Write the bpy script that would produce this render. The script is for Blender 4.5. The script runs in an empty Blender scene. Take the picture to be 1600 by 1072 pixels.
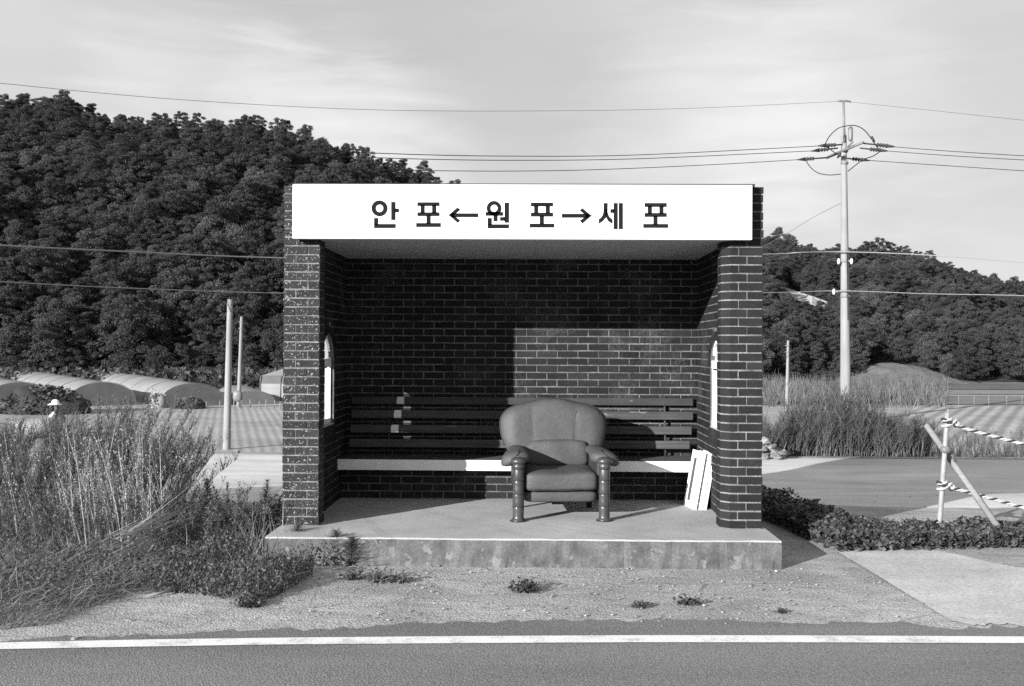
import bpy, bmesh, math, random
import numpy as np
from mathutils import Vector, Matrix, Quaternion

random.seed(7)
rng = np.random.default_rng(11)
R = math.radians
SC = bpy.context.scene
COL = SC.collection

# ------------------------------------------------------------------ camera
F = 35.0 / 36.0 * 1600
CAMLOC = Vector((0, 0, 1.584))
CAMROT = (Matrix.Rotation(R(1.03), 3, 'Z') @ Matrix.Rotation(R(90.16), 3, 'X') @ Matrix.Rotation(R(0.28), 3, 'Z'))
cam_data = bpy.data.cameras.new("camera")
cam_data.lens = 35
cam_data.sensor_width = 36
cam_data.clip_start = 0.05
cam_data.clip_end = 3000
cam = bpy.data.objects.new("camera", cam_data)
cam.matrix_world = Matrix.Translation(CAMLOC) @ CAMROT.to_4x4()
COL.objects.link(cam)
SC.camera = cam

# ------------------------------------------------------------------ light
SUN_AZ = 41.5            # degrees the light travels to the right of straight away from the camera
SUN_EL = 15.3
sd = Vector((math.sin(R(SUN_AZ)) * math.cos(R(SUN_EL)), math.cos(R(SUN_AZ)) * math.cos(R(SUN_EL)), -math.sin(R(SUN_EL))))
sun_data = bpy.data.lights.new("sun", 'SUN')
sun_data.energy = 4.5
sun_data.angle = R(0.5)
sun_data.color = (1, 1, 1)
sun = bpy.data.objects.new("sun", sun_data)
sun.rotation_euler = sd.to_track_quat('-Z', 'Y').to_euler()
sun.location = (-20, -20, 20)
COL.objects.link(sun)

world = bpy.data.worlds.new("World")
SC.world = world
world.use_nodes = True
SC.view_settings.view_transform = 'Standard'
SC.view_settings.look = 'None'
SC.view_settings.gamma = 1
SC.view_settings.use_curve_mapping = False
SC.view_settings.exposure = 1.15
SC.cycles.use_denoising = False


class NT:
    """small helper to write node trees"""
    def __init__(self, tree):
        self.t = tree
        self.t.nodes.clear()

    def n(self, kind, props=None, **inputs):
        nd = self.t.nodes.new(kind)
        for k, v in (props or {}).items():
            setattr(nd, k, v)
        for k, v in inputs.items():
            key = int(k[1:]) if k[0] == '_' and k[1:].isdigit() else k.replace('_', ' ')
            s = nd.inputs[key]
            if isinstance(v, bpy.types.NodeSocket):
                self.t.links.new(v, s)
            else:
                s.default_value = v
        return nd

    def m(self, op, a, b=0.0, c=None):
        nd = self.t.nodes.new('ShaderNodeMath')
        nd.operation = op
        for i, v in enumerate((a, b, c)):
            if v is None:
                continue
            if isinstance(v, bpy.types.NodeSocket):
                self.t.links.new(v, nd.inputs[i])
            else:
                nd.inputs[i].default_value = v
        return nd.outputs[0]

    def ramp(self, v, a, b, lo=0.0, hi=1.0, smooth=True):
        nd = self.t.nodes.new('ShaderNodeMapRange')
        nd.interpolation_type = 'SMOOTHSTEP' if smooth else 'LINEAR'
        self.t.links.new(v, nd.inputs[0])
        for i, x in enumerate((a, b, lo, hi)):
            nd.inputs[i + 1].default_value = x
        return nd.outputs[0]

    def noise(self, vec, scale, detail=4, rough=0.55, dist=0.0):
        nd = self.n('ShaderNodeTexNoise', None, Vector=vec, Scale=scale, Detail=detail, Roughness=rough, Distortion=dist)
        return nd.outputs['Fac'] if 'Fac' in nd.outputs else nd.outputs[0]

    def mapped(self, vec, scale=(1, 1, 1), loc=(0, 0, 0), rot=(0, 0, 0)):
        return self.n('ShaderNodeMapping', None, Vector=vec, Scale=scale, Location=loc, Rotation=rot).outputs[0]


# sky: Nishita turned to grey, with thin overcast cloud
w = NT(world.node_tree)
sky = w.n('ShaderNodeTexSky', dict(sky_type='NISHITA', sun_disc=False, sun_elevation=R(SUN_EL), sun_rotation=R(180 + SUN_AZ)))
bw = w.n('ShaderNodeRGBToBW', None, Color=sky.outputs[0]).outputs[0]
gen = w.n('ShaderNodeTexCoord').outputs['Generated']


def sky_dir(px, py):
    d = CAMROT @ Vector(((px - 800) / F, -(py - 536) / F, -1))
    return d.normalized()


veil = w.noise(w.mapped(gen, (1.6, 1.6, 5.5), rot=(0, R(9), 0)), 1.7, 5, 0.5, 0.35)
wisps = w.noise(w.mapped(gen, (3.0, 3.0, 16.0), rot=(0, R(-14), R(20))), 2.2, 6, 0.55, 0.6)
cloud = w.m('ADD', w.ramp(veil, 0.25, 0.78, 2.80, 3.12), w.ramp(wisps, 0.3, 0.8, -0.08, 0.12))
# two bright banks low in the sky, with a soft upper edge
for (px, py, amp, spread) in ((330, 190, 1.0, 0.010), (500, 200, 1.1, 0.008), (600, 235, .7, 0.006), (1120, 200, 1.0, 0.012), (1280, 150, .8, 0.012), (1400, 120, .4, 0.012), (60, 60, .5, 0.014), (470, 40, -.3, 0.03), (900, 190, -.25, 0.008), (1350, 20, -.3, .02)):
    v = sky_dir(px, py)
    dt = w.n('ShaderNodeVectorMath', dict(operation='DOT_PRODUCT'), _0=gen, _1=tuple(v)).outputs['Value']
    wob = w.m('ADD', dt, w.m('MULTIPLY', w.m('SUBTRACT', wisps, 0.5), 0.012))
    cloud = w.m('ADD', cloud, w.ramp(wob, 1 - spread, 1.0, 0.0, amp * .62))
mixed = w.m('ADD', w.m('MULTIPLY', bw, 0.12), w.m('MULTIPLY', cloud, 0.87))
rgb = w.n('ShaderNodeCombineColor', None, Red=mixed, Green=mixed, Blue=mixed).outputs[0]
bg = w.n('ShaderNodeBackground', None, Color=rgb, Strength=0.1)
w.n('ShaderNodeOutputWorld', None, Surface=bg.outputs[0])


def at(px, py, D):
    """world point on the ray through a photograph position, at depth y = D"""
    d = CAMROT @ Vector(((px - 800) / F, -(py - 536) / F, -1))
    return CAMLOC + d * (D / d.y)


def gnd(px, py, z=0.0):
    d = CAMROT @ Vector(((px - 800) / F, -(py - 536) / F, -1))
    return CAMLOC + d * ((z - CAMLOC.z) / d.z)


# ------------------------------------------------------------------ object bookkeeping
def tag(o, label=None, cat=None, group=None, kind=None):
    if label: o['label'] = label
    if cat: o['category'] = cat
    if group: o['group'] = group
    if kind: o['kind'] = kind
    return o


def empty(name, loc=(0, 0, 0), rz=0.0):
    o = bpy.data.objects.new(name, None)
    o.location = loc
    o.rotation_euler = (0, 0, rz)
    o.empty_display_size = 0.2
    COL.objects.link(o)
    return o


def link(name, me, parent=None):
    o = bpy.data.objects.new(name, me)
    COL.objects.link(o)
    if parent: o.parent = parent
    return o


# ------------------------------------------------------------------ materials (all grey: the photograph is black and white)
def surf(name, base, rough=0.8, var=0.25, scale=4.0, fine=0.0, fine_scale=60.0, bump=0.3, bump_scale=80.0, bump_dist=0.004,
         spec=0.3, tone=False, specks=None, streak=None, coat=0.0, smear=None, wrinkle=0.0):
    m = bpy.data.materials.new(name)
    m.use_nodes = True
    t = NT(m.node_tree)
    co = t.n('ShaderNodeTexCoord').outputs['Object']
    v = t.noise(co, scale, 6, 0.6)
    f = t.ramp(v, 0.25, 0.75, 1 - var, 1 + var, False)
    if fine:
        f = t.m('MULTIPLY', f, t.ramp(t.noise(co, fine_scale, 3, 0.7), 0.25, 0.75, 1 - fine, 1 + fine, False))
    if streak:                                      # (scale vector, amount): grain or brushed streaks along one direction
        f = t.m('MULTIPLY', f, t.ramp(t.noise(t.mapped(co, streak[0]), 1.0, 5, 0.65), 0.25, 0.75, 1 - streak[1], 1 + streak[1], False))
    if tone:
        f = t.m('MULTIPLY', f, t.n('ShaderNodeAttribute', dict(attribute_name='tone')).outputs['Fac'])
    val = t.m('MULTIPLY', f, base)
    if specks:                                      # (scale, threshold, value)
        sc_ = specks[0] if isinstance(specks[0], tuple) else ((1, 1, 1), specks[0])
        s = t.ramp(t.noise(t.mapped(co, sc_[0]), sc_[1], 3, 0.7), specks[1], specks[1] + 0.05)
        val = t.m('ADD', t.m('MULTIPLY', val, t.m('SUBTRACT', 1.0, s)), t.m('MULTIPLY', s, specks[2]))
    if smear:                                       # mortar dragged over the brick faces, in broad ragged areas
        a_ = t.ramp(t.m('ADD', t.m('MULTIPLY', t.noise(co, smear[0], 3, 0.5), 0.6), t.m('MULTIPLY', t.noise(co, 38, 4, 0.7), 0.4)), 0.50, 0.68, 0.0, 0.6)
        val = t.m('ADD', t.m('MULTIPLY', val, t.m('SUBTRACT', 1.0, a_)), t.m('MULTIPLY', a_, smear[1]))
    c = t.n('ShaderNodeCombineColor', None, Red=val, Green=val, Blue=val).outputs[0]
    p = t.n('ShaderNodeBsdfPrincipled', None, Base_Color=c, Roughness=rough)
    p.inputs['Specular IOR Level'].default_value = spec
    if coat:
        p.inputs['Coat Weight'].default_value = coat
        p.inputs['Coat Roughness'].default_value = 0.15
    if bump:
        hh = t.noise(co, bump_scale, 5, 0.7)
        if wrinkle:
            hh = t.m('ADD', hh, t.m('MULTIPLY', t.m('ABSOLUTE', t.m('SUBTRACT', t.noise(t.mapped(co, (7, 7, 13)), 1.0, 4, 0.6, 1.2), 0.5)), wrinkle * 6))
        b = t.n('ShaderNodeBump', None, Height=hh, Strength=bump, Distance=bump_dist)
        t.t.links.new(b.outputs[0], p.inputs['Normal'])
    t.n('ShaderNodeOutputMaterial', None, Surface=p.outputs[0])
    return m


def leafy(name, base, trans=0.3, tone=True, var=0.0, vscale=0.3, rough=0.6, spec=0.15):
    m = bpy.data.materials.new(name)
    m.use_nodes = True
    t = NT(m.node_tree)
    val = t.m('MULTIPLY', t.n('ShaderNodeAttribute', dict(attribute_name='tone')).outputs['Fac'], base)
    if var:
        rnd = t.n('ShaderNodeObjectInfo').outputs['Random']
        val = t.m('MULTIPLY', val, t.ramp(rnd, 0, 1, 1 - var, 1 + var, False))
    c = t.n('ShaderNodeCombineColor', None, Red=val, Green=val, Blue=val).outputs[0]
    p = t.n('ShaderNodeBsdfPrincipled', None, Base_Color=c, Roughness=rough)
    p.inputs['Specular IOR Level'].default_value = spec
    tr = t.n('ShaderNodeBsdfTranslucent', None, Color=c)
    mx = t.n('ShaderNodeMixShader', None, Fac=trans, _1=p.outputs[0], _2=tr.outputs[0])
    t.n('ShaderNodeOutputMaterial', None, Surface=mx.outputs[0])
    return m


M = {}
M['brick'] = surf('brick', 0.018, rough=0.75, var=0.3, scale=9, fine=0.6, fine_scale=130, bump=0.9, bump_scale=120, bump_dist=0.004, spec=0.2, tone=True, specks=(70, 0.70, 0.20))
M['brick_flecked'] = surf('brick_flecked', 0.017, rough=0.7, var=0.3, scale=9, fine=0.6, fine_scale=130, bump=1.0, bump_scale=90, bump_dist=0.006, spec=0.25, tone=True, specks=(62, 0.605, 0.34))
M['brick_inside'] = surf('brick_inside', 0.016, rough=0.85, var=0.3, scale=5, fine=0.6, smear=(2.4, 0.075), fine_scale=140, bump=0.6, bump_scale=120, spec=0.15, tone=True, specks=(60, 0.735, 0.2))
M['mortar_inside'] = surf('mortar_inside', 0.105, rough=0.95, var=0.65, scale=6, fine=0.55, fine_scale=70, bump=0.5)  # inside brick and mortar coloured darker to deepen the interior shade
M['mortar'] = surf('mortar', 0.15, rough=0.95, var=0.6, scale=8, fine=0.5, fine_scale=70, bump=0.5)
M['white_paint'] = surf('white_paint', 0.80, rough=0.6, var=0.04, scale=3, fine=0.02, bump=0.08, spec=0.3)
M['bench_paint'] = surf('bench_paint', 0.72, rough=0.7, var=0.08, scale=6, fine=0.05, bump=0.15)
M['letter_vinyl'] = surf('letter_vinyl', 0.011, rough=0.9, var=0.15, bump=0.0, spec=0.1)
M['faint_line'] = surf('faint_line', 0.50, rough=0.8, var=0.3, scale=25, bump=0.0)
M['ceiling_paint'] = surf('ceiling_paint', 0.36, rough=0.9, var=0.12, scale=2, fine=0.06, bump=0.1)
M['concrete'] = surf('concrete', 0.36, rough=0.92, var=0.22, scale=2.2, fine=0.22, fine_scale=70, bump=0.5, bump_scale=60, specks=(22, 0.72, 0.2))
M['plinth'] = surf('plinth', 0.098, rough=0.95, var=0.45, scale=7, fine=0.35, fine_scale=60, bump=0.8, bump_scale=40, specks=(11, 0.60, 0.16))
M['wood_slat'] = surf('wood_slat', 0.048, rough=0.75, var=0.3, scale=3, fine=0.1, bump=0.4, bump_scale=40, tone=True, streak=((1.5, 60, 60), 0.45), specks=(((2.2, 9, 9), 1.0), 0.635, 0.17))
M['seat_wood'] = surf('seat_wood', 0.075, rough=0.7, var=0.25, scale=3, fine=0.1, bump=0.3, bump_scale=40, streak=((1.5, 40, 40), 0.35))
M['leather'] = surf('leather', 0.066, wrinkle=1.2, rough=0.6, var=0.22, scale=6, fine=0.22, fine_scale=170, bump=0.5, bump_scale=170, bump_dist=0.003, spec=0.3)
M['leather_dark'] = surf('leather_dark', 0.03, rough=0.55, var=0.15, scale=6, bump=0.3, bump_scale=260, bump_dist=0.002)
M['piping'] = surf('piping', 0.12, rough=0.95, spec=0.05, var=0.1, bump=0)
M['varnish'] = surf('varnish', 0.04, rough=0.42, var=0.3, scale=10, fine=0.1, bump=0.1, bump_scale=40, spec=0.5, coat=0.2, streak=((60, 60, 4), 0.3))
M['varnish_dark'] = surf('varnish_dark', 0.025, rough=0.4, var=0.2, bump=0.1)
M['pole_concrete'] = surf('pole_concrete', 0.23, rough=0.9, var=0.12, scale=1.5, fine=0.1, bump=0.2, streak=((9, 9, 0.5), 0.18))
M['galv'] = surf('galv', 0.15, rough=0.5, var=0.15, scale=6, bump=0.1, spec=0.5)
M['pipe'] = surf('pipe', 0.25, rough=0.5, var=0.2, scale=12, fine=0.1, bump=0.1, spec=0.4)
M['brace'] = surf('brace', 0.2, rough=0.8, var=0.2, scale=6, bump=0.2, streak=((3, 3, 50), 0.2))
M['dark_metal'] = surf('dark_metal', 0.03, rough=0.6, var=0.2, bump=0)
M['porcelain'] = surf('porcelain', 0.6, rough=0.3, var=0.05, bump=0)
M['cable'] = surf('cable', 0.012, rough=0.6, var=0.1, bump=0)
M['cable_pale'] = surf('cable_pale', 0.22, rough=0.6, var=0.1, bump=0)
M['rope_white'] = surf('rope_white', 0.38, rough=0.85, var=0.15, scale=30, bump=0.4, bump_scale=300)
M['rope_black'] = surf('rope_black', 0.03, rough=0.85, var=0.15, scale=30, bump=0.4, bump_scale=300)
M['vinyl_sheet'] = surf('vinyl_sheet', 0.23, rough=0.55, var=0.14, scale=1.2, bump=0.3, bump_scale=6, bump_dist=0.03, spec=0.4, streak=((0.6, 0.6, 5), 0.12))
M['vinyl_end'] = surf('vinyl_end', 0.10, rough=0.7, var=0.2, scale=2, bump=0.2)
M['tarp'] = surf('tarp', 0.26, rough=0.7, var=0.15, scale=1.5, bump=0.5, bump_scale=3, bump_dist=0.05)
M['net'] = surf('net', 0.03, rough=0.9, var=0.4, scale=3, bump=0.5, bump_scale=6, bump_dist=0.05)
M['stone'] = surf('stone', 0.26, rough=0.9, var=0.35, scale=20, bump=0.3, tone=True)
M['skin'] = surf('skin', 0.12, rough=0.6, var=0.05, bump=0)
M['cloth_white'] = surf('cloth_white', 0.75, rough=0.9, var=0.05, bump=0)
M['cloth_dark'] = surf('cloth_dark', 0.08, rough=0.9, var=0.1, bump=0)
M['bark'] = surf('bark', 0.07, rough=0.9, var=0.3, scale=4, bump=0.5)
M['needles'] = leafy('needles', 0.078, 0.45, var=0.25)
M['broadleaf'] = leafy('broadleaf', 0.092, 0.45, var=0.4)
M['weed_green'] = leafy('weed_green', 0.11, 0.25)
M['weed_dry'] = leafy('weed_dry', 0.27, 0.2)
M['stalk'] = leafy('stalk', 0.29, 0.15)
M['vine_leaf'] = leafy('vine_leaf', 0.075, 0.2, rough=0.45, spec=0.3)
M['grass_blade'] = leafy('grass_blade', 0.17, 0.3)

# translucent window sheet
m = bpy.data.materials.new('frosted_sheet'); m.use_nodes = True
t = NT(m.node_tree)
d1 = t.n('ShaderNodeBsdfDiffuse', None, Color=(0.62, 0.62, 0.62, 1))
d2 = t.n('ShaderNodeBsdfTranslucent', None, Color=(0.9, 0.9, 0.9, 1))
t.n('ShaderNodeOutputMaterial', None, Surface=t.n('ShaderNodeMixShader', None, Fac=0.55, _1=d1.outputs[0], _2=d2.outputs[0]).outputs[0])
M['frosted_sheet'] = m

# ground: packed grit, gravel and dry earth
m = bpy.data.materials.new('packed_earth'); m.use_nodes = True
t = NT(m.node_tree)
co = t.n('ShaderNodeTexCoord').outputs['Object']
big = t.noise(co, 0.55, 6, 0.6, 0.5)
mid = t.noise(t.mapped(co, (1.0, 2.2, 1)), 2.2, 8, 0.65, 0.8)
fine = t.noise(co, 45, 4, 0.75)
grit = t.n('ShaderNodeTexVoronoi', None, Vector=co, Scale=70.0).outputs['Distance']
val = t.m('MULTIPLY', t.ramp(big, 0.3, 0.7, 0.78, 1.18), t.ramp(mid, 0.25, 0.75, 0.70, 1.28, False))
val = t.m('MULTIPLY', val, t.ramp(fine, 0.25, 0.75, 0.62, 1.35, False))
val = t.m('MULTIPLY', val, t.ramp(grit, 0.0, 0.6, 1.18, 0.72, False))
# pale crusts and short cracks where the shoulder has broken up
crk = t.n('ShaderNodeTexVoronoi', dict(feature='DISTANCE_TO_EDGE'), Vector=t.mapped(co, (1, 1.8, 1)), Scale=1.3)
wob = t.noise(co, 5, 5, 0.6)
crack = t.m('MULTIPLY', t.ramp(t.m('ADD', crk.outputs[0], t.m('MULTIPLY', t.m('SUBTRACT', wob, 0.5), 0.12)), 0.0, 0.025, 1, 0), t.ramp(mid, 0.45, 0.62))
val = t.m('MULTIPLY', val, t.m('SUBTRACT', 1.0, t.m('MULTIPLY', crack, 0.45)))
val = t.m('ADD', t.m('MULTIPLY', val, 0.40), t.m('MULTIPLY', t.ramp(t.noise(co, 18, 6, 0.7), 0.62, 0.72), 0.10))
c = t.n('ShaderNodeCombineColor', None, Red=val, Green=val, Blue=val).outputs[0]
p = t.n('ShaderNodeBsdfPrincipled', None, Base_Color=c, Roughness=0.95)
p.inputs['Specular IOR Level'].default_value = 0.2
hgt = t.m('ADD', t.m('MULTIPLY', fine, 0.5), t.m('ADD', t.m('MULTIPLY', mid, 2.0), t.m('MULTIPLY', grit, -0.6)))
t.t.links.new(t.n('ShaderNodeBump', None, Height=hgt, Strength=0.65, Distance=0.012).outputs[0], p.inputs['Normal'])
t.n('ShaderNodeOutputMaterial', None, Surface=p.outputs[0])
M['earth'] = m

# asphalt
m = bpy.data.materials.new('asphalt'); m.use_nodes = True
t = NT(m.node_tree)
co = t.n('ShaderNodeTexCoord').outputs['Object']
big = t.noise(t.mapped(co, (0.3, 1.5, 1)), 1.0, 5, 0.55)
fine = t.noise(co, 75, 4, 0.8)
chip = t.n('ShaderNodeTexVoronoi', None, Vector=co, Scale=95.0).outputs['Distance']
val = t.m('MULTIPLY', t.ramp(big, 0.3, 0.7, 0.86, 1.16), t.ramp(fine, 0.2, 0.8, 0.45, 1.6, False))
val = t.m('MULTIPLY', t.m('MULTIPLY', val, t.ramp(chip, 0.0, 0.6, 1.25, 0.7, False)), 0.20)
val = t.m('ADD', val, t.m('MULTIPLY', t.ramp(t.noise(co, 30, 3, 0.7), 0.70, 0.76), 0.12))
c = t.n('ShaderNodeCombineColor', None, Red=val, Green=val, Blue=val).outputs[0]
p = t.n('ShaderNodeBsdfPrincipled', None, Base_Color=c, Roughness=0.9)
p.inputs['Specular IOR Level'].default_value = 0.25
t.t.links.new(t.n('ShaderNodeBump', None, Height=t.m('SUBTRACT', fine, chip), Strength=0.6, Distance=0.006).outputs[0], p.inputs['Normal'])
t.n('ShaderNodeOutputMaterial', None, Surface=p.outputs[0])
M['asphalt'] = m

# worn road paint
m = bpy.data.materials.new('road_paint'); m.use_nodes = True
t = NT(m.node_tree)
co = t.n('ShaderNodeTexCoord').outputs['Object']
wear = t.m('ADD', t.m('MULTIPLY', t.noise(co, 60, 4, 0.8), 0.5), t.m('MULTIPLY', t.noise(co, 6, 4, 0.6), 0.5))
val = t.ramp(wear, 0.38, 0.50, 0.42, 0.70)
c = t.n('ShaderNodeCombineColor', None, Red=val, Green=val, Blue=val).outputs[0]
p = t.n('ShaderNodeBsdfPrincipled', None, Base_Color=c, Roughness=0.8)
t.t.links.new(t.n('ShaderNodeBump', None, Height=t.noise(co, 90, 3, 0.7), Strength=0.4, Distance=0.004).outputs[0], p.inputs['Normal'])
t.n('ShaderNodeOutputMaterial', None, Surface=p.outputs[0])
M['road_paint'] = m


def field_mat(name, base, pitch, contrast, rot, var=0.2):
    m = bpy.data.materials.new(name); m.use_nodes = True
    t = NT(m.node_tree)
    co = t.n('ShaderNodeTexCoord').outputs['Object']
    rc = t.mapped(co, rot=(0, 0, rot))
    sep = t.n('ShaderNodeSeparateXYZ', None, Vector=rc)
    x = t.m('ADD', sep.outputs[0], t.m('MULTIPLY', t.noise(co, 0.6, 3, 0.5), 0.1))
    s = t.m('SINE', t.m('MULTIPLY', x, 2 * math.pi / pitch))
    val = t.m('MULTIPLY', t.ramp(s, -1, 1, 1 - contrast, 1 + contrast), t.ramp(t.noise(co, 0.35, 6, 0.65), 0.3, 0.7, 1 - var, 1 + var))
    val = t.m('MULTIPLY', val, t.ramp(t.noise(co, 6, 5, 0.8), 0.25, 0.75, 0.6, 1.4, False))
    val = t.m('MULTIPLY', val, base)
    c = t.n('ShaderNodeCombineColor', None, Red=val, Green=val, Blue=val).outputs[0]
    p = t.n('ShaderNodeBsdfPrincipled', None, Base_Color=c, Roughness=0.9)
    h = t.m('ADD', s, t.m('MULTIPLY', t.noise(co, 5, 5, 0.8), 2.0))
    t.t.links.new(t.n('ShaderNodeBump', None, Height=h, Strength=0.35, Distance=0.012).outputs[0], p.inputs['Normal'])
    t.n('ShaderNodeOutputMaterial', None, Surface=p.outputs[0])
    return m


M['field_pale'] = field_mat('field_pale', 0.26, 0.27, 0.05, R(-17))
M['field_film'] = field_mat('field_film', 0.27, 0.55, 0.26, R(28))
M['field_green'] = field_mat('field_green', 0.14, 0.9, 0.2, R(80))
M['hill_floor'] = surf('hill_floor', 0.03, rough=1.0, var=0.4, scale=0.3, fine=0.4, fine_scale=3, bump=0.8, bump_scale=2, bump_dist=0.2)
M['meadow'] = surf('meadow', 0.11, rough=1.0, var=0.3, scale=0.4, fine=0.4, fine_scale=5, bump=0.8, bump_scale=5, bump_dist=0.1)
M['bare_earth'] = surf('bare_earth', 0.20, rough=1.0, var=0.3, scale=0.8, fine=0.2, fine_scale=4, bump=0.6, bump_scale=3, bump_dist=0.1)


# ------------------------------------------------------------------ mesh building
class MB:
    """collects shapes and links them as ONE mesh object"""
    def __init__(self):
        self.v, self.f, self.mi, self.tn, self.sm = [], [], [], [], []

    def add(self, vs, fs, mi=0, tone=1.0, smooth=False):
        o = len(self.v)
        self.v += [tuple(p) for p in vs]
        for f in fs:
            self.f.append(tuple(i + o for i in f))
            self.mi.append(mi); self.tn.append(tone); self.sm.append(smooth)
        return self

    def box(self, x0, x1, y0, y1, z0, z1, mi=0, tone=1.0, mat=None):
        vs = [Vector((x, y, z)) for z in (z0, z1) for y in (y0, y1) for x in (x0, x1)]
        if mat is not None: vs = [mat @ p for p in vs]
        return self.add(vs, [(0, 2, 3, 1), (4, 5, 7, 6), (0, 1, 5, 4), (2, 6, 7, 3), (0, 4, 6, 2), (1, 3, 7, 5)], mi, tone)

    def prism(self, pts, a, b, mi=0, tone=1.0):
        """polygon pts (Vector) swept from offset a to offset b (Vectors); pts counter-clockwise seen against the sweep"""
        n = len(pts)
        vs = [p + a for p in pts] + [p + b for p in pts]
        fs = [tuple(range(n))[::-1], tuple(range(n, 2 * n))] + [(i, (i + 1) % n, n + (i + 1) % n, n + i) for i in range(n)]
        return self.add(vs, fs, mi, tone)

    def tube(self, pts, radii, n=8, mi=0, tone=1.0, caps=True, flat=1.0, up=None):
        pts = [Vector(p) for p in pts]
        if not hasattr(radii, '__len__'): radii = [radii] * len(pts)
        vs, fs = [], []
        d0 = (pts[1] - pts[0]).normalized()
        ref = Vector(up) if up else (Vector((0, 0, 1)) if abs(d0.z) < 0.9 else Vector((1, 0, 0)))
        for i, p in enumerate(pts):
            d = (pts[min(i + 1, len(pts) - 1)] - pts[max(i - 1, 0)])
            d = d.normalized() if d.length > 1e-9 else d0
            a = d.cross(ref)
            a = a.normalized() if a.length > 1e-6 else Vector((1, 0, 0))
            b = a.cross(d).normalized()
            for k in range(n):
                an = 2 * math.pi * k / n
                vs.append(p + a * (radii[i] * math.cos(an)) + b * (radii[i] * flat * math.sin(an)))
        for i in range(len(pts) - 1):
            for k in range(n):
                fs.append((i * n + k, i * n + (k + 1) % n, (i + 1) * n + (k + 1) % n, (i + 1) * n + k))
        if caps:
            fs.append(tuple(range(n))[::-1])
            fs.append(tuple(range((len(pts) - 1) * n, len(pts) * n)))
        return self.add(vs, fs, mi, tone, True)

    def lathe(self, prof, loc, n=20, mi=0, tone=1.0, axis=None):
        """prof: (radius, height) list"""
        q = Vector((0, 0, 1)).rotation_difference(Vector(axis).normalized()) if axis else Quaternion()
        loc = Vector(loc)
        vs = [loc + q @ Vector((r * math.cos(2 * math.pi * k / n), r * math.sin(2 * math.pi * k / n), z)) for r, z in prof for k in range(n)]
        fs = [(i * n + k, i * n + (k + 1) % n, (i + 1) * n + (k + 1) % n, (i + 1) * n + k) for i in range(len(prof) - 1) for k in range(n)]
        fs.append(tuple(range(n))[::-1])
        fs.append(tuple(range((len(prof) - 1) * n, len(prof) * n)))
        return self.add(vs, fs, mi, tone, True)

    def puff(self, c, s, p=4.0, nu=36, nv=18, mi=0, fn=None, pz=None):
        """superellipsoid: a padded box of full size s"""
        pz = pz or p
        g = lambda v, e: math.copysign(abs(v) ** (2.0 / e), v)
        vs = []
        for j in range(nv + 1):
            ph = -math.pi / 2 + math.pi * j / nv
            for i in range(nu):
                th = 2 * math.pi * i / nu
                q = Vector((s[0] / 2 * g(math.cos(ph), pz) * g(math.cos(th), p), s[1] / 2 * g(math.cos(ph), pz) * g(math.sin(th), p), s[2] / 2 * g(math.sin(ph), pz)))
                q = q + Vector(c)
                vs.append(fn(q) if fn else q)
        fs = [(j * nu + i, j * nu + (i + 1) % nu, (j + 1) * nu + (i + 1) % nu, (j + 1) * nu + i) for j in range(nv) for i in range(nu)]
        return self.add(vs, fs, mi, 1.0, True)

    def build(self, name, mats, parent=None, bevel=0.0):
        me = bpy.data.meshes.new(name)
        me.from_pydata(self.v, [], self.f)
        for mm in (mats if isinstance(mats, (list, tuple)) else [mats]):
            me.materials.append(mm)
        me.polygons.foreach_set('material_index', self.mi)
        me.polygons.foreach_set('use_smooth', self.sm)
        a = me.attributes.new('tone', 'FLOAT', 'FACE')
        a.data.foreach_set('value', self.tn)
        me.update()
        o = link(name, me, parent)
        if bevel:
            b = o.modifiers.new('bevel', 'BEVEL'); b.width = bevel; b.segments = 2; b.limit_method = 'ANGLE'
        return o


def arrays_mesh(name, V, Q, mat, tone, smooth=False):
    """mesh from numpy arrays: V (n,3), Q (m,4) quads, tone (m,)"""
    me = bpy.data.meshes.new(name)
    V = np.asarray(V, np.float32); Q = np.asarray(Q, np.int32)
    me.vertices.add(len(V)); me.vertices.foreach_set('co', V.ravel())
    me.loops.add(Q.size); me.loops.foreach_set('vertex_index', Q.ravel())
    me.polygons.add(len(Q)); me.polygons.foreach_set('loop_start', np.arange(0, Q.size, Q.shape[1], dtype=np.int32))
    me.update(calc_edges=True)
    me.validate()
    a = me.attributes.new('tone', 'FLOAT', 'FACE'); a.data.foreach_set('value', np.asarray(tone, np.float32))
    me.materials.append(mat)
    return me


def cards(C, size, aspect=1.6, up=0.0, tone=None):
    """randomly turned leaf quads (diamonds) at C (n,3)"""
    n = len(C)
    a = rng.normal(size=(n, 3)); a[:, 2] += up
    a /= np.linalg.norm(a, axis=1)[:, None]
    b = np.cross(a, rng.normal(size=(n, 3))); b /= np.linalg.norm(b, axis=1)[:, None]
    s = np.broadcast_to(np.asarray(size), (n,))[:, None]
    P = np.stack([C - a * s * aspect * .5, C + b * s * .5, C + a * s * aspect * .5, C - b * s * .5], 1)
    Q = np.arange(4 * n).reshape(n, 4)
    return P.reshape(-1, 3), Q


def leaves(C, size, flat=0.6):
    """leaf quads that lie mostly facing up"""
    n = len(C)
    nrm = rng.normal(size=(n, 3)) * flat; nrm[:, 2] = np.abs(nrm[:, 2]) + 0.7
    nrm /= np.linalg.norm(nrm, axis=1)[:, None]
    a = np.cross(nrm, rng.normal(size=(n, 3))); a /= np.linalg.norm(a, axis=1)[:, None]
    b = np.cross(nrm, a)
    s = np.broadcast_to(np.asarray(size), (n,))[:, None]
    P = np.stack([C - a * s * .6, C + b * s * .45 - a * s * .1, C + a * s * .6, C - b * s * .45 - a * s * .1], 1)
    return P.reshape(-1, 3), np.arange(4 * n).reshape(n, 4)


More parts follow.
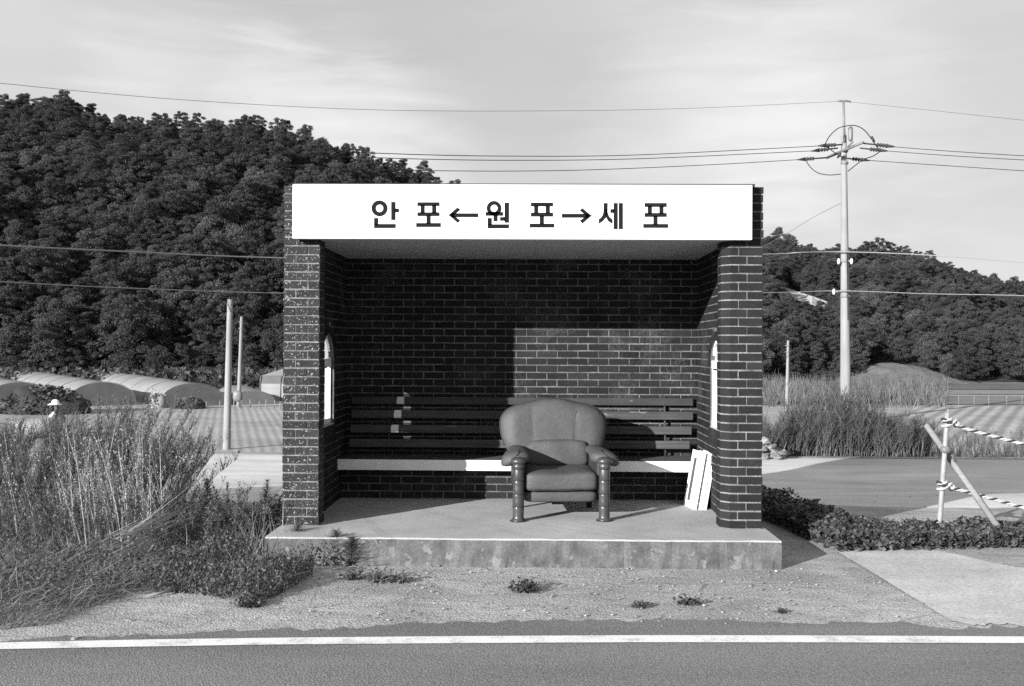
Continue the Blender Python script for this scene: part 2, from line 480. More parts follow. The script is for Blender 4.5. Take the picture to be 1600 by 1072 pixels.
def ribbons(B, D, L, W, bend, segs=4, droop=0.0):
    """tapered blades: base B (n,3), start direction D, length L, width W, bend vector (n,3) added quadratically"""
    n = len(B)
    D = D / np.linalg.norm(D, axis=1)[:, None]
    side = np.cross(D, rng.normal(size=(n, 3))); side /= np.linalg.norm(side, axis=1)[:, None]
    L = np.broadcast_to(np.asarray(L, float), (n,)); W = np.broadcast_to(np.asarray(W, float), (n,))
    rows = []
    for k in range(segs + 1):
        u = k / segs
        c = B + D * (L * u)[:, None] + bend * (L * u * u)[:, None]
        c[:, 2] -= droop * L * u ** 3
        wd = (W * (1 - 0.85 * u) * 0.5)[:, None]
        rows.append(c - side * wd); rows.append(c + side * wd)
    P = np.stack(rows, 1)                                  # n, 2(segs+1), 3
    m = 2 * (segs + 1)
    base = (np.arange(n) * m)[:, None]
    Q = np.concatenate([np.stack([base + 2 * k, base + 2 * k + 1, base + 2 * k + 3, base + 2 * k + 2], 2).reshape(n, 1, 4) for k in range(segs)], 1).reshape(-1, 4)
    return P.reshape(-1, 3), Q


def join(parts):
    """parts: list of (V, Q, tone)"""
    Vs, Qs, Ts, o = [], [], [], 0
    for V, Q, T in parts:
        Vs.append(V); Qs.append(Q + o); o += len(V)
        Ts.append(np.broadcast_to(np.asarray(T, float), (len(Q),)))
    return np.concatenate(Vs), np.concatenate(Qs), np.concatenate(Ts)


# ------------------------------------------------------------------ terrain
FLOOR = -1.2


def smooth(a, b, x):
    u = min(1, max(0, (x - a) / (b - a)))
    return u * u * (3 - 2 * u)


def height(x, y):
    """level with the platform foot by the road, easing down to the farm track, then a bank to the fields"""
    h = -0.42 * smooth(9.4, 15.5, y) - (0.42 + FLOOR) * -1 * 0
    h += (FLOOR + 0.42) * smooth(18.4, 21.0, y)
    if 6.1 < y < 18 and not (-2.1 < x < 2.1 and y < 10):
        h += 0.015 * math.sin(x * 1.7 + y) * smooth(6.1, 7.5, y) * smooth(18, 16.5, y)
    return h


def grid_sheet(name, xs, ys, fn, mat):
    V = [(x, y, fn(x, y)) for y in ys for x in xs]
    nx = len(xs)
    Q = [(j * nx + i, j * nx + i + 1, (j + 1) * nx + i + 1, (j + 1) * nx + i) for j in range(len(ys) - 1) for i in range(nx - 1)]
    me = bpy.data.meshes.new(name)
    me.from_pydata(V, [], Q)
    me.materials.append(mat)
    me.polygons.foreach_set('use_smooth', [True] * len(Q))
    return link(name, me)


xs = sorted(set([-600, -300, -150, -80, -50, -35] + [i * 0.5 for i in range(-50, 51)] + [35, 50, 80, 150, 300, 600]))
ys = sorted(set([-80, -40, -20, -10, -5] + [i * 0.3 for i in range(0, 78)] + [25, 30, 40, 55, 75, 100, 150, 250, 400, 800, 1500]))
tag(grid_sheet('ground', xs, ys, height, M['earth']), 'packed grey grit and earth around the bus shelter', None, None, 'structure')


def strip(name, near, far, z, mat):
    """flat sheet between two polylines of (x, y)"""
    n = len(near)
    V = [(x, y, z) for x, y in near] + [(x, y, z) for x, y in far]
    me = bpy.data.meshes.new(name)
    me.from_pydata(V, [], [(i, i + 1, n + i + 1, n + i) for i in range(n - 1)])
    me.materials.append(mat)
    return link(name, me)


# road edge and white line follow the same gentle curve
LINE_PX = [(0, 1006.5, 1017), (215, 1002, 1013), (430, 999, 1009.5), (715, 996.5, 1007.5), (1000, 995, 1006), (1300, 995.5, 1006.3), (1600, 997, 1007.5)]
far_l, near_l = [], []
for px, a, b in LINE_PX:
    p, q = gnd(px, a), gnd(px, b)
    far_l.append((p.x, p.y)); near_l.append((q.x, q.y))


def poly(pts, x):
    if x <= pts[0][0]:
        (x0, y0), (x1, y1) = pts[0], pts[1]
    elif x >= pts[-1][0]:
        (x0, y0), (x1, y1) = pts[-2], pts[-1]
    else:
        for (x0, y0), (x1, y1) in zip(pts, pts[1:]):
            if x0 <= x <= x1: break
    return y0 + (y1 - y0) * (x - x0) / (x1 - x0)


lx = [-70, -40, -20, -10, -6] + [-5 + 0.25 * i for i in range(41)] + [6, 10, 20, 40, 70]
c2 = lambda x, pts: poly(pts, x) if abs(x) < 6 else poly(pts, math.copysign(6, x)) - 0.02 * (abs(x) - 6)
tag(strip('road_marking', [(x, c2(x, near_l)) for x in lx], [(x, c2(x, far_l)) for x in lx], 0.009, M['road_paint']), 'worn white edge line along the asphalt road', None, None, 'structure')
EDGE_PX = [(0, 1001), (200, 994), (420, 986), (640, 976), (800, 970), (1000, 970), (1200, 971), (1400, 975), (1500, 981), (1600, 980)]
ed = [(gnd(px, py).x, gnd(px, py).y) for px, py in EDGE_PX]
ex = [-70, -40, -20, -10, -6] + [-5 + 0.05 * i for i in range(201)] + [6, 10, 20, 40, 70]
nz = lambda x: 0.02 * math.sin(x * 7.1) + 0.015 * math.sin(x * 17.3 + 1) + 0.012 * math.sin(x * 41.0) + random.uniform(-.03, .03)
tag(strip('road', [(x, -4.0) for x in ex], [(x, c2(x, ed) + (nz(x) if abs(x) < 6 else 0)) for x in ex], 0.004, M['asphalt']), 'grey asphalt road in front of the shelter', None, None, 'structure')

# concrete apron on the right, a thin slab
ap = [gnd(*p) for p in ((1308, 863), (1345, 885), (1380, 906), (1405, 921), (1428, 938), (1446, 955), (1472, 969), (1495, 974), (1530, 979), (1565, 977), (1600, 980))]
apx = [(p.x, p.y) for p in ap]
axs = [apx[0][0] + .03 * i for i in range(200)]
tag(strip('driveway', [(x, poly(apx, x) + random.uniform(-.03, .03) if x < apx[-1][0] else apx[-1][1]) for x in axs] + [(9, apx[-1][1])], [(x, 8.25) for x in axs] + [(9, 8.25)], 0.008,
          surf('apron_concrete', 0.43, rough=0.95, var=0.25, scale=1.6, fine=0.35, fine_scale=55, bump=0.6, bump_scale=50, specks=(14, 0.68, 0.3), streak=((.5, 3, 1), .15))), 'pale concrete apron beside the road', None, None, 'structure')

# pale farm track that passes behind the shelter
tx = [-14 + .4 * i for i in range(71)]
ty = [9.9 + .3 * i for i in range(28)]
tag(grid_sheet('track', tx, ty, lambda x, y: height(x, y) + .007 - (.03 if y < 10 or x < -13.9 else 0), surf('track_concrete', 0.50, rough=0.95, var=0.16, scale=0.9, fine=0.22, fine_scale=40, bump=0.5, bump_scale=40, streak=((.25, 1.8, 1), .22))), 'pale farm track passing behind the shelter', None, None, 'structure')

# fields on the lower ground
def quad_sheet(name, pts, mat, label, dz=0.03, n=14):
    a, b, c, d = [Vector(p) for p in pts]
    V, Q = [], []
    for j in range(n + 1):
        for i in range(n + 1):
            u, v = i / n, j / n
            q = (a * (1 - u) + b * u) * (1 - v) + (d * (1 - u) + c * u) * v
            V.append((q.x, q.y, FLOOR + dz + 0.05 * math.sin(q.x * 0.35) * math.sin(q.y * 0.3) * 0))
    for j in range(n):
        for i in range(n):
            Q.append((j * (n + 1) + i, j * (n + 1) + i + 1, (j + 1) * (n + 1) + i + 1, (j + 1) * (n + 1) + i))
    me = bpy.data.meshes.new(name); me.from_pydata(V, [], Q); me.materials.append(mat)
    return tag(link(name, me), label, None, None, 'structure')


quad_sheet('field', [(-45, 21.2, 0), (-2, 21.2, 0), (-4, 43.5, 0), (-60, 43.5, 0)], M['field_pale'], 'pale crop field beyond the dirt track on the left')
quad_sheet('field', [(7.2, 21.2, 0), (40, 21.2, 0), (60, 48, 0), (18.5, 48, 0)], M['field_film'], 'field of pale ridged rows on the right')
quad_sheet('field', [(12, 49, 0), (70, 49, 0), (90, 58, 0), (16, 58, 0)], M['field_green'], 'darker strip field with stakes on the right')
quad_sheet('meadow', [(-4, 44.5, 0), (17, 49, 0), (30, 74, 0), (-6, 74, 0)], M['meadow'], 'rough meadow behind the shelter')
quad_sheet('field', [(17, 60, 0), (90, 60, 0), (95, 66, 0), (22, 66, 0)], M['bare_earth'], 'narrow pale field strip under the right hill', dz=0.034)
quad_sheet('meadow', [(22, 67, 0), (90, 67, 0), (95, 79, 0), (22, 79, 0)], M['meadow'], 'grass strip at the foot of the right hill', dz=0.036)


# ------------------------------------------------------------------ hills and woods
def interp(pts, x):
    return poly(pts, min(max(x, pts[0][0]), pts[-1][0]))


RIDGE_L = [(-700, 198), (-300, 192), (0, 193), (60, 189), (100, 187), (150, 206), (250, 213), (350, 221), (430, 227), (500, 246), (560, 264), (620, 287), (650, 296), (680, 307), (710, 322), (760, 350), (850, 420), (950, 480), (1050, 540), (1150, 575)]
RIDGE_R = [(880, 560), (960, 490), (1040, 440), (1120, 400), (1190, 396), (1230, 402), (1280, 414), (1340, 413), (1400, 413), (1440, 421), (1480, 436), (1530, 455), (1600, 470), (1750, 490), (1950, 520), (2300, 560)]


def hill_point(side, px, t):
    if side == 'L':
        Db, Dr = (64 if px < 480 else 64 + (px - 480) * 0.035), 118
        rp = interp(RIDGE_L, px)
        k = 0.92
    else:
        Db, Dr = 80, 158
        rp = interp(RIDGE_R, px)
        k = 0.95
    top = at(px, rp, Dr)
    if t <= 1:
        D = Db + (Dr - Db) * t
        base = at(px, 600, D)
        z = (FLOOR - 0.3) + (top.z - FLOOR + 0.3) * (t ** k) + (0.9 * math.sin(px * 0.021 + t * 7) + 0.7 * math.sin(px * 0.05 - t * 11)) * t * (1 - t) * 3
        return Vector((base.x, D, z))
    D = Dr + (t - 1) * 120
    base = at(px, 600, D)
    return Vector((base.x, D, max(FLOOR - 1, top.z - (t - 1) * 36)))


def hill(side, p0, p1, label):
    pxs = list(range(p0, p1 + 1, 20))
    ts = [-0.02, 0.0] + [i / 16 for i in range(1, 17)] + [1.1, 1.25, 1.5, 1.8]
    V = [hill_point(side, px, max(0, t)) + Vector((0, 0, -0.8 if t < 0 else 0)) for t in ts for px in pxs]
    nx = len(pxs)
    Q = [(j * nx + i, j * nx + i + 1, (j + 1) * nx + i + 1, (j + 1) * nx + i) for j in range(len(ts) - 1) for i in range(nx - 1)]
    me = bpy.data.meshes.new('hill'); me.from_pydata(V, [], Q); me.materials.append(M['hill_floor'])
    me.polygons.foreach_set('use_smooth', [True] * len(Q))
    return tag(link('hill', me), label, None, None, 'structure')


hill('L', -700, 1150, 'steep wooded hill on the left')
hill('R', 880, 2300, 'lower wooded hill on the right')


def crown_mesh(name, H, Rr, kind):
    """needle or leaf crown: flattened clumps set on limbs around a leaning stem"""
    Cs, Ts, Ss = [], [], []
    nb = 30 if kind == 'pine' else 26
    for i in range(nb):
        u = (i + random.random()) / nb
        if kind == 'pine':
            z = H * (0.22 + 0.78 * u)
            rad = Rr * math.sqrt(max(.05, 1 - ((u - .42) / .66) ** 2)) * random.uniform(0.25, 1.0)
            ex, ez = Rr * 0.40 * (1.15 - 0.45 * u) * random.uniform(.7, 1.25), H * 0.055
        else:
            z = H * (0.25 + 0.70 * u)
            rad = Rr * math.sqrt(max(0.05, 1 - (2 * u - 0.9) ** 2)) * random.uniform(0.3, 0.95)
            ex, ez = Rr * 0.36, H * 0.09
        an = i * 2.4 + random.uniform(-.5, .5)
        c = np.array([rad * math.cos(an), rad * math.sin(an), z])
        n = 240
        d = rng.normal(size=(n, 3)); d /= np.linalg.norm(d, axis=1)[:, None]
        d *= rng.uniform(0.35, 1.0, (n, 1))
        q = c + d * np.array([ex, ex, ez])
        q[:, 2] -= 0.12 * np.linalg.norm(q[:, :2], axis=1)
        Cs.append(q); Ts.append(np.full(n, random.uniform(0.8, 1.2)) * rng.uniform(0.8, 1.2, n))
        Ss.append(rng.uniform(0.6, 1.4, n))
    C = np.concatenate(Cs); T = np.concatenate(Ts); S = np.concatenate(Ss)
    V, Q = cards(C, S * (0.082 if kind == 'pine' else 0.10), 2.6 if kind == 'pine' else 1.6, up=0.5)
    return arrays_mesh(name, V, Q, M['needles'] if kind == 'pine' else M['broadleaf'], T)


def trunk_mesh(name, H, r):
    mb = MB()
    lean = random.uniform(-.25, .25)
    mb.tube([(0, 0, -0.6), (lean * .2, 0, H * .3), (lean * .6, lean * .3, H * .6), (lean, lean * .4, H * .93)], [r, r * .8, r * .5, r * .12], 7)
    for k in range(6):
        z = H * (0.35 + 0.09 * k); an = k * 2.4
        mb.tube([(lean * .5, 0, z), (math.cos(an) * .7, math.sin(an) * .7, z + .25), (math.cos(an) * 1.2, math.sin(an) * 1.2, z + .35)], [r * .3, r * .2, r * .08], 5)
    o = mb.build(name, M['bark'])
    me = o.data
    bpy.data.objects.remove(o)
    return me


KINDS = []
for i in range(6):
    kind = 'pine' if i < 4 else 'broad'
    H = [5.2, 6.0, 4.6, 5.6, 4.4, 4.9][i]
    Rr = [1.7, 1.9, 1.6, 1.8, 2.0, 1.9][i]
    KINDS.append((kind, crown_mesh('crown', H, Rr, kind), trunk_mesh('trunk', H, 0.13)))

src = bpy.data.collections.new('tree_sources')
for kind, cm, tm in KINDS:
    me = cm.copy(); me.name = 'tree_source'
    o = bpy.data.objects.new('tree_source', me)
    src.objects.link(o)


def scatter_group():
    ng = bpy.data.node_groups.new('scatter_trees', 'GeometryNodeTree')
    ng.interface.new_socket('Geometry', in_out='INPUT', socket_type='NodeSocketGeometry')
    ng.interface.new_socket('Geometry', in_out='OUTPUT', socket_type='NodeSocketGeometry')
    N, L = ng.nodes, ng.links
    gi, go = N.new('NodeGroupInput'), N.new('NodeGroupOutput')
    ci = N.new('GeometryNodeCollectionInfo')
    ci.inputs['Collection'].default_value = src
    ci.inputs['Separate Children'].default_value = True
    ci.inputs['Reset Children'].default_value = True
    iop = N.new('GeometryNodeInstanceOnPoints')
    iop.inputs['Pick Instance'].default_value = True

    def attr(nm, ty):
        a = N.new('GeometryNodeInputNamedAttribute'); a.data_type = ty; a.inputs['Name'].default_value = nm
        return a.outputs['Attribute']
    cx = N.new('ShaderNodeCombineXYZ'); L.new(attr('turn', 'FLOAT'), cx.inputs['Z'])
    L.new(gi.outputs[0], iop.inputs['Points']); L.new(ci.outputs[0], iop.inputs['Instance'])
    L.new(attr('pick', 'INT'), iop.inputs['Instance Index'])
    e2r = N.new('FunctionNodeEulerToRotation'); L.new(cx.outputs[0], e2r.inputs[0]); L.new(e2r.outputs[0], iop.inputs['Rotation'])
    L.new(attr('size', 'FLOAT'), iop.inputs['Scale'])
    L.new(iop.outputs[0], go.inputs[0])
    return ng


SCATTER = scatter_group()


def woods(pts, picks, sizes, label):
    me = bpy.data.meshes.new('woods')
    me.from_pydata([tuple(p) for p in pts], [], [])
    for nm, ty, vals in (('turn', 'FLOAT', rng.uniform(0, 6.28, len(pts))), ('size', 'FLOAT', sizes), ('pick', 'INT', picks)):
        a = me.attributes.new(nm, ty, 'POINT')
        a.data.foreach_set('value', np.asarray(vals, np.int32 if ty == 'INT' else np.float32))
    o = link('woods', me)
    md = o.modifiers.new('scatter', 'NODES'); md.node_group = SCATTER
    return tag(o, label, None, None, 'stuff')


def plant_tree(p, k, s, label, group, cat='tree', tone=None):
    kind, cm, tm = KINDS[k]
    root = empty('pine_tree' if kind == 'pine' else 'broadleaf_tree', p, random.uniform(0, 6.28))
    root.scale = (s, s, s)
    link('crown', cm, root); link('trunk', tm, root)
    return tag(root, label, cat, group)


def fill(side, p0, p1, n, gap, keep=lambda px, t, p: True):
    out, cells = [], {}
    for _ in range(n):
        px, t = random.uniform(p0, p1), random.random() ** 0.85 * 1.06
        p = hill_point(side, px, t)
        if not keep(px, t, p): continue
        key = (int(p.x // gap), int(p.y // gap))
        if any((q - p).length < gap for dx in (-1, 0, 1) for dy in (-1, 0, 1) for q in cells.get((key[0] + dx, key[1] + dy), ())): continue
        cells.setdefault(key, []).append(p)
        out.append(p)
    return out


# bare streak of earth on the right hill
STREAK = [(1226, 462), (1245, 468), (1268, 476), (1294, 486)]


def hill_hit(side, px, py):
    """walk up the slope until it reaches the given photograph height"""
    lo = 0.0
    for i in range(400):
        p = hill_point(side, px, i / 400)
        q = CAMROT.inverted() @ (p - CAMLOC)
        y = 536 - F * q.y / -q.z
        if y <= py: return p
    return hill_point(side, px, 1)


lf = fill('L', -420, 1000, 24000, 1.3)
woods(lf, [random.choice((0, 1, 2, 3, 0, 1, 2, 4, 5)) for _ in lf], (0.38 + 0.55 * rng.random(len(lf)) ** 1.5) * np.array([.72 if p.y > 106 else 1.0 for p in lf]), 'dense dark pine wood covering the left hill')


def keep_r(px, t, p):
    q = CAMROT.inverted() @ (p - CAMLOC)
    sx, sy = 800 + F * q.x / -q.z, 536 - F * q.y / -q.z
    if 1216 < sx < 1300 and -8 < sy - interp([(1216, 458), (1300, 488)], sx) < 40: return False
    if 1345 < sx < 1500 and sy > interp([(1345, 600), (1385, 568), (1430, 575), (1500, 605)], sx): return False
    return True


rf = fill('R', 900, 2000, 22000, 1.5, keep_r)
woods(rf, [random.choice((0, 1, 2, 3, 4, 5, 4)) for _ in rf], rng.uniform(0.42, 0.75, len(rf)) * np.array([.8 if p.y > 145 else 1.0 for p in rf]), 'dark mixed wood covering the right hill')
mb = MB()
up, dn = [], []
for px, py in STREAK:
    a, b = hill_hit('R', px, py - 4), hill_hit('R', px, py + 7)
    up.append(a + Vector((0, -.1, .7))); dn.append(b + Vector((0, -.1, .45)))
n = len(up)
mb.add(up + dn, [(i, n + i, n + i + 1, i + 1) for i in range(n - 1)])
tag(mb.build('hill_path', surf('pale_soil', .34, rough=1, var=.3, scale=.8, bump=.6, bump_scale=3, bump_dist=.1)), 'short pale bare streak on the right hill', None, None, 'structure')

# trees that stand out one by one on the ridges
for px, k, s in [(8, 0, .8), (38, 1, .85), (62, 3, .8), (95, 1, .9), (106, 0, .8), (128, 2, .8), (160, 3, .6), (188, 0, .75), (215, 1, .6), (243, 2, .75), (270, 0, .6), (300, 3, .6), (340, 1, .65), (372, 2, .6), (405, 0, .7), (432, 1, .85), (455, 2, .6), (482, 3, .6), (512, 0, .6), (540, 1, .65), (570, 2, .6), (600, 0, .6), (630, 3, .55), (655, 1, .6), (682, 2, .5)]:
    p = hill_point('L', px, 0.985)
    plant_tree(p + Vector((0, 0, -.3)), k, s * .74, 'dark pine tree on the skyline of the left hill', 'pine trees along the left ridge')
for px, k, s in [(1200, 4, .9), (1215, 1, .95), (1232, 5, 1.0), (1262, 4, .75), (1290, 2, .75), (1300, 5, .75), (1330, 4, .6), (1358, 3, .85), (1372, 1, .9), (1390, 0, .9), (1410, 3, .75), (1432, 2, .8), (1452, 1, .75), (1475, 0, .6), (1500, 3, .6), (1522, 1, .65), (1545, 0, .65), (1570, 2, .65), (1594, 3, .6)]:
    p = hill_point('R', px, 0.985)
    plant_tree(p + Vector((0, 0, -.3)), k, s * .85, 'dark bushy tree on the skyline of the right hill', 'trees along the right ridge')

# grassy knoll at the foot of the right hill
mb = MB()
vs, fs = [], []
kc = at(1400, 600, 80)
for j in range(9):
    for i in range(25):
        u = -1 + 2 * i / 24; v = j / 8
        x, y = kc.x + u * 7.5 + v * 1.0, 76 + v * 9
        z = FLOOR - .1 + 1.55 * math.exp(-(abs(u) / .55) ** 2.6) * math.sin(v * math.pi * .6) + .12 * math.sin(i * 1.7 + j)
        vs.append((x, y, z))
for j in range(8):
    for i in range(24):
        fs.append((j * 25 + i, j * 25 + i + 1, (j + 1) * 25 + i + 1, (j + 1) * 25 + i))
mb.add(vs, fs, 0, 1, True)
tag(mb.build('knoll', surf('knoll_grass', 0.13, rough=1, var=0.3, scale=.8, fine=.4, fine_scale=6, bump=.8, bump_scale=5, bump_dist=.15)), 'pale grassy knoll at the foot of the right hill', None, None, 'structure')

# ------------------------------------------------------------------ the bus shelter
PZ = 0.20                                # top of the platform
TOP = 2.80
COURSE, PITCH = 0.067, 0.191
XL0, XL1, XR0, XR1 = -1.891, -1.703, 1.545, 1.769   # outer and inner faces of the side walls
PLI, PRI = -1.613, 1.461                 # inner faces of the front pillars
YF, YP, YB, YE = 7.60, 7.80, 9.26, 9.45  # front, back of pillar, inside of back wall, outside of it
btone = lambda: random.choice((0.75, 0.85, 0.95, 1.0, 1.0, 1.05, 1.15, 1.3))

shelter = empty('bus_shelter', (0, 8.4, 0))
tag(shelter, 'dark brick roadside bus shelter with a white signboard and open front', 'bus shelter')
shelter_inv = Vector((0, -8.4, 0))


def under(o, parent=None):
    """parent to the shelter while keeping world placement"""
    o.parent = parent or shelter
    if parent is None:
        o.location = shelter_inv
    return o


def brick_face(mb, P, u0, u1, z0, z1, hole=None, mi=0, proud=0.006, shift=0.0, jitter=0.0012):
    """courses of real bricks standing proud of the mortar; P(u, d, z) gives the point d in front of the wall plane"""
    k = 0
    z = z0
    while z < z1 - 0.02:
        za, zb = z + 0.0055, min(z + COURSE - 0.0055, z1)
        u = u0 - (PITCH / 2 if k % 2 else 0) - shift
        while u < u1:
            a, b = max(u + 0.0055, u0), min(u + PITCH - 0.0055, u1)
            spans = [(a, b)] if b - a > 0.012 else []
            if hole:
                h = hole(za, zb)
                if h:
                    ns = []
                    for s, e in spans:
                        if e <= h[0] or s >= h[1]: ns.append((s, e))
                        else:
                            if h[0] - s > 0.015: ns.append((s, h[0]))
                            if e - h[1] > 0.015: ns.append((h[1], e))
                    spans = ns
            for s, e in spans:
                d = proud + random.uniform(-jitter, jitter)
                jt = lambda k_=.0022: random.uniform(-k_, k_)
                q = [P(s, -0.003, za), P(e, -0.003, za), P(e, -0.003, zb), P(s, -0.003, zb)]
                r = [P(s + .0015 + jt(), d + jt(.001), za + .0015 + jt()), P(e - .0015 + jt(), d + jt(.001), za + .0015 + jt()), P(e - .0015 + jt(), d + jt(.001), zb - .0015 + jt()), P(s + .0015 + jt(), d + jt(.001), zb - .0015 + jt())]
                mb.add(q + r, [(4, 5, 6, 7), (0, 1, 5, 4), (1, 2, 6, 5), (2, 3, 7, 6), (3, 0, 4, 7)], mi, btone())
            u += PITCH
        z += COURSE
        k += 1


# platform
mb = MB()
px0, px1, py0, py1 = -1.90, 1.80, 7.13, 9.6
nx = 76
top, bot = [], []
for i in range(nx + 1):
    x = px0 + (px1 - px0) * i / nx
    j = 0.006 * math.sin(x * 5) + random.uniform(-.006, .006)
    top.append((x, py0 + j)); bot.append((x, py0 - 0.012 + random.uniform(-.012, .01)))
V = [(x, y, -0.1) for x, y in bot] + [(x, y - .004, PZ * .55 + random.uniform(-.01, .01)) for x, y in top] + [(x, y, PZ - .009) for x, y in top] + [(x, y + .008 + random.uniform(0, .004), PZ + random.uniform(-.002, .002)) for x, y in top]
n = nx + 1
Fq = [(r * n + i, r * n + i + 1, (r + 1) * n + i + 1, (r + 1) * n + i) for r in range(3) for i in range(nx)]
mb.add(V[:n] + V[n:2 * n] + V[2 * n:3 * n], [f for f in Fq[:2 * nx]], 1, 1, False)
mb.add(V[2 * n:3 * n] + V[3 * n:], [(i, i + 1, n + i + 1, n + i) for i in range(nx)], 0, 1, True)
mb.add(V[3 * n:] + [(px1 - .0, py1, PZ), (px0, py1, PZ)], [tuple(range(n)) + (n, n + 1)], 0)
e1, e0 = V[3 * n - 1], V[n - 1]
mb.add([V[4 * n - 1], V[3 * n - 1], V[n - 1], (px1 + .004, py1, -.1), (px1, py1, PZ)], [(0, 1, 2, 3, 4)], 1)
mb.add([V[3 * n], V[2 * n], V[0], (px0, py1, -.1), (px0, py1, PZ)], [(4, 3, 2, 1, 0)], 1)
mb.box(px0, px1, py1 - .02, py1 + .002, -.1, PZ - .002, 1)
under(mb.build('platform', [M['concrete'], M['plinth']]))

# front pillars
for side in (0, 1):
    mb = MB()
    x0, x1 = (XL0, PLI) if side == 0 else (PRI, XR1)
    if side == 0:
        mb.box(x0 + .006, x1 - .006, YF + .006, YP - .004, PZ, TOP - .01, 1)
    else:
        mb.prism([Vector(p) for p in ((x0 + .006, YP - .004, 0), (x0 + .006, YF + .068, 0), (x0 + .066, YF + .006, 0), (x1 - .006, YF + .006, 0), (x1 - .006, YP - .004, 0))], Vector((0, 0, PZ)), Vector((0, 0, TOP - .01)), 1)
    z, k = PZ, 0
    while z < TOP - .03:
        za, zb = z + .006, min(z + COURSE - .006, TOP)
        cut = x0 + (.186 if (k + side) % 2 else (x1 - x0) - .186)
        for a, b in ((x0, cut - .0055), (cut + .0055, x1)):
            jy, jx = random.uniform(-.003, .003), random.uniform(-.003, .003)
            za, zb = z + .006 + random.uniform(-.0015, .0015), min(z + COURSE - .006, TOP) + random.uniform(-.0015, .0015)
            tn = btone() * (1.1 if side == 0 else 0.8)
            if side == 1 and a == x0:
                pts = [Vector(p) for p in ((a + jx, YP, 0), (a + jx, YF + .064, 0), (a + .062, YF + jy, 0), (b, YF + jy, 0), (b, YP, 0))]
                mb.prism(pts, Vector((0, 0, za)), Vector((0, 0, zb)), 0, tn)
            else:
                mb.box(a + (jx if a == x0 else 0), b + (jx if b == x1 else 0), YF + jy, YP, za, zb, 0, tn)
        z += COURSE; k += 1
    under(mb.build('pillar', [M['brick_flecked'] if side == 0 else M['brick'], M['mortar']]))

# side walls with an arched window opening
WZ0, WZS = 0.90, 1.42


def arch_top(y, ya, yb):
    r, c = (yb - ya) / 2, (ya + yb) / 2
    return WZS + r * math.sqrt(max(0, 1 - ((y - c) / r) ** 2))


WIN = {}
for side in (0, 1):
    ya, yb = (8.14, 8.66) if side == 0 else (8.12, 8.57)
    xo, xi = (XL0, XL1) if side == 0 else (XR1, XR0)
    sg = 1 if side == 0 else -1
    mb = MB()
    lo, hi = min(xo + sg * .006, xi - sg * .006), max(xo + sg * .006, xi - sg * .006)
    mb.box(lo, hi, YP, ya, PZ, TOP - .01, 1)
    mb.box(lo, hi, yb, YE, PZ, TOP - .01, 1)
    mb.box(lo, hi, ya, yb, PZ, WZ0, 1)
    NA = 20
    for k in range(NA):
        a = ya + (yb - ya) * (0.5 - 0.5 * math.cos(math.pi * k / NA)); b = ya + (yb - ya) * (0.5 - 0.5 * math.cos(math.pi * (k + 1) / NA))
        pts = [Vector((0, a, arch_top(a, ya, yb))), Vector((0, b, arch_top(b, ya, yb))), Vector((0, b, TOP - .01)), Vector((0, a, TOP - .01))]
        mb.prism(pts, Vector((lo, 0, 0)), Vector((hi, 0, 0)), 1)
    r, c = (yb - ya) / 2 + .075, (ya + yb) / 2

    def hole(za, zb, r=r, c=c, ya=ya, yb=yb):
        if zb < WZ0 - .10: return None
        if za < WZS: return (ya, yb) if zb > WZ0 else (ya - .02, yb + .02)
        h = (za + zb) / 2 - WZS
        if h >= r: return None
        q = math.sqrt(r * r - h * h)
        return (c - q, c + q)
    brick_face(mb, lambda u, d, z: Vector((xi - sg * .006 + sg * d, u, z)), YP + .003, YB, PZ, 2.40, hole, 0)
    brick_face(mb, lambda u, d, z: Vector((xo + sg * .006 - sg * d, u, z)), YP + .003, YE, PZ, TOP, hole, 0)
    # rowlock arch and soldier sill, both faces
    for xs_, s2 in ((xi, sg), (xo, -sg)):
        for k in range(11):
            a0, a1 = math.pi * (k + .08) / 11, math.pi * (k + .92) / 11
            r0, r1 = (yb - ya) / 2 + .003, (yb - ya) / 2 + .07
            q = [Vector((xs_ - s2 * .02, c - rr * math.cos(a), WZS + rr * math.sin(a))) for a, rr in ((a0, r0), (a1, r0), (a1, r1), (a0, r1))]
            mb.prism(q, Vector((0, 0, 0)), Vector((s2 * .024, 0, 0)), 0, random.choice((.5, .6, .75)))
        k = ya - .02
        while k < yb:
            mb.box(min(xs_ - s2 * .05, xs_ + s2 * .006), max(xs_ - s2 * .05, xs_ + s2 * .006), k + .004, k + .060, WZ0 - .10, WZ0 - .006, 0, random.choice((.9, 1.2, 1.5)))
            k += .064
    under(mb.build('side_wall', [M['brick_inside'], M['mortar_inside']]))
    WIN[side] = (ya, yb, xi, xo, sg)

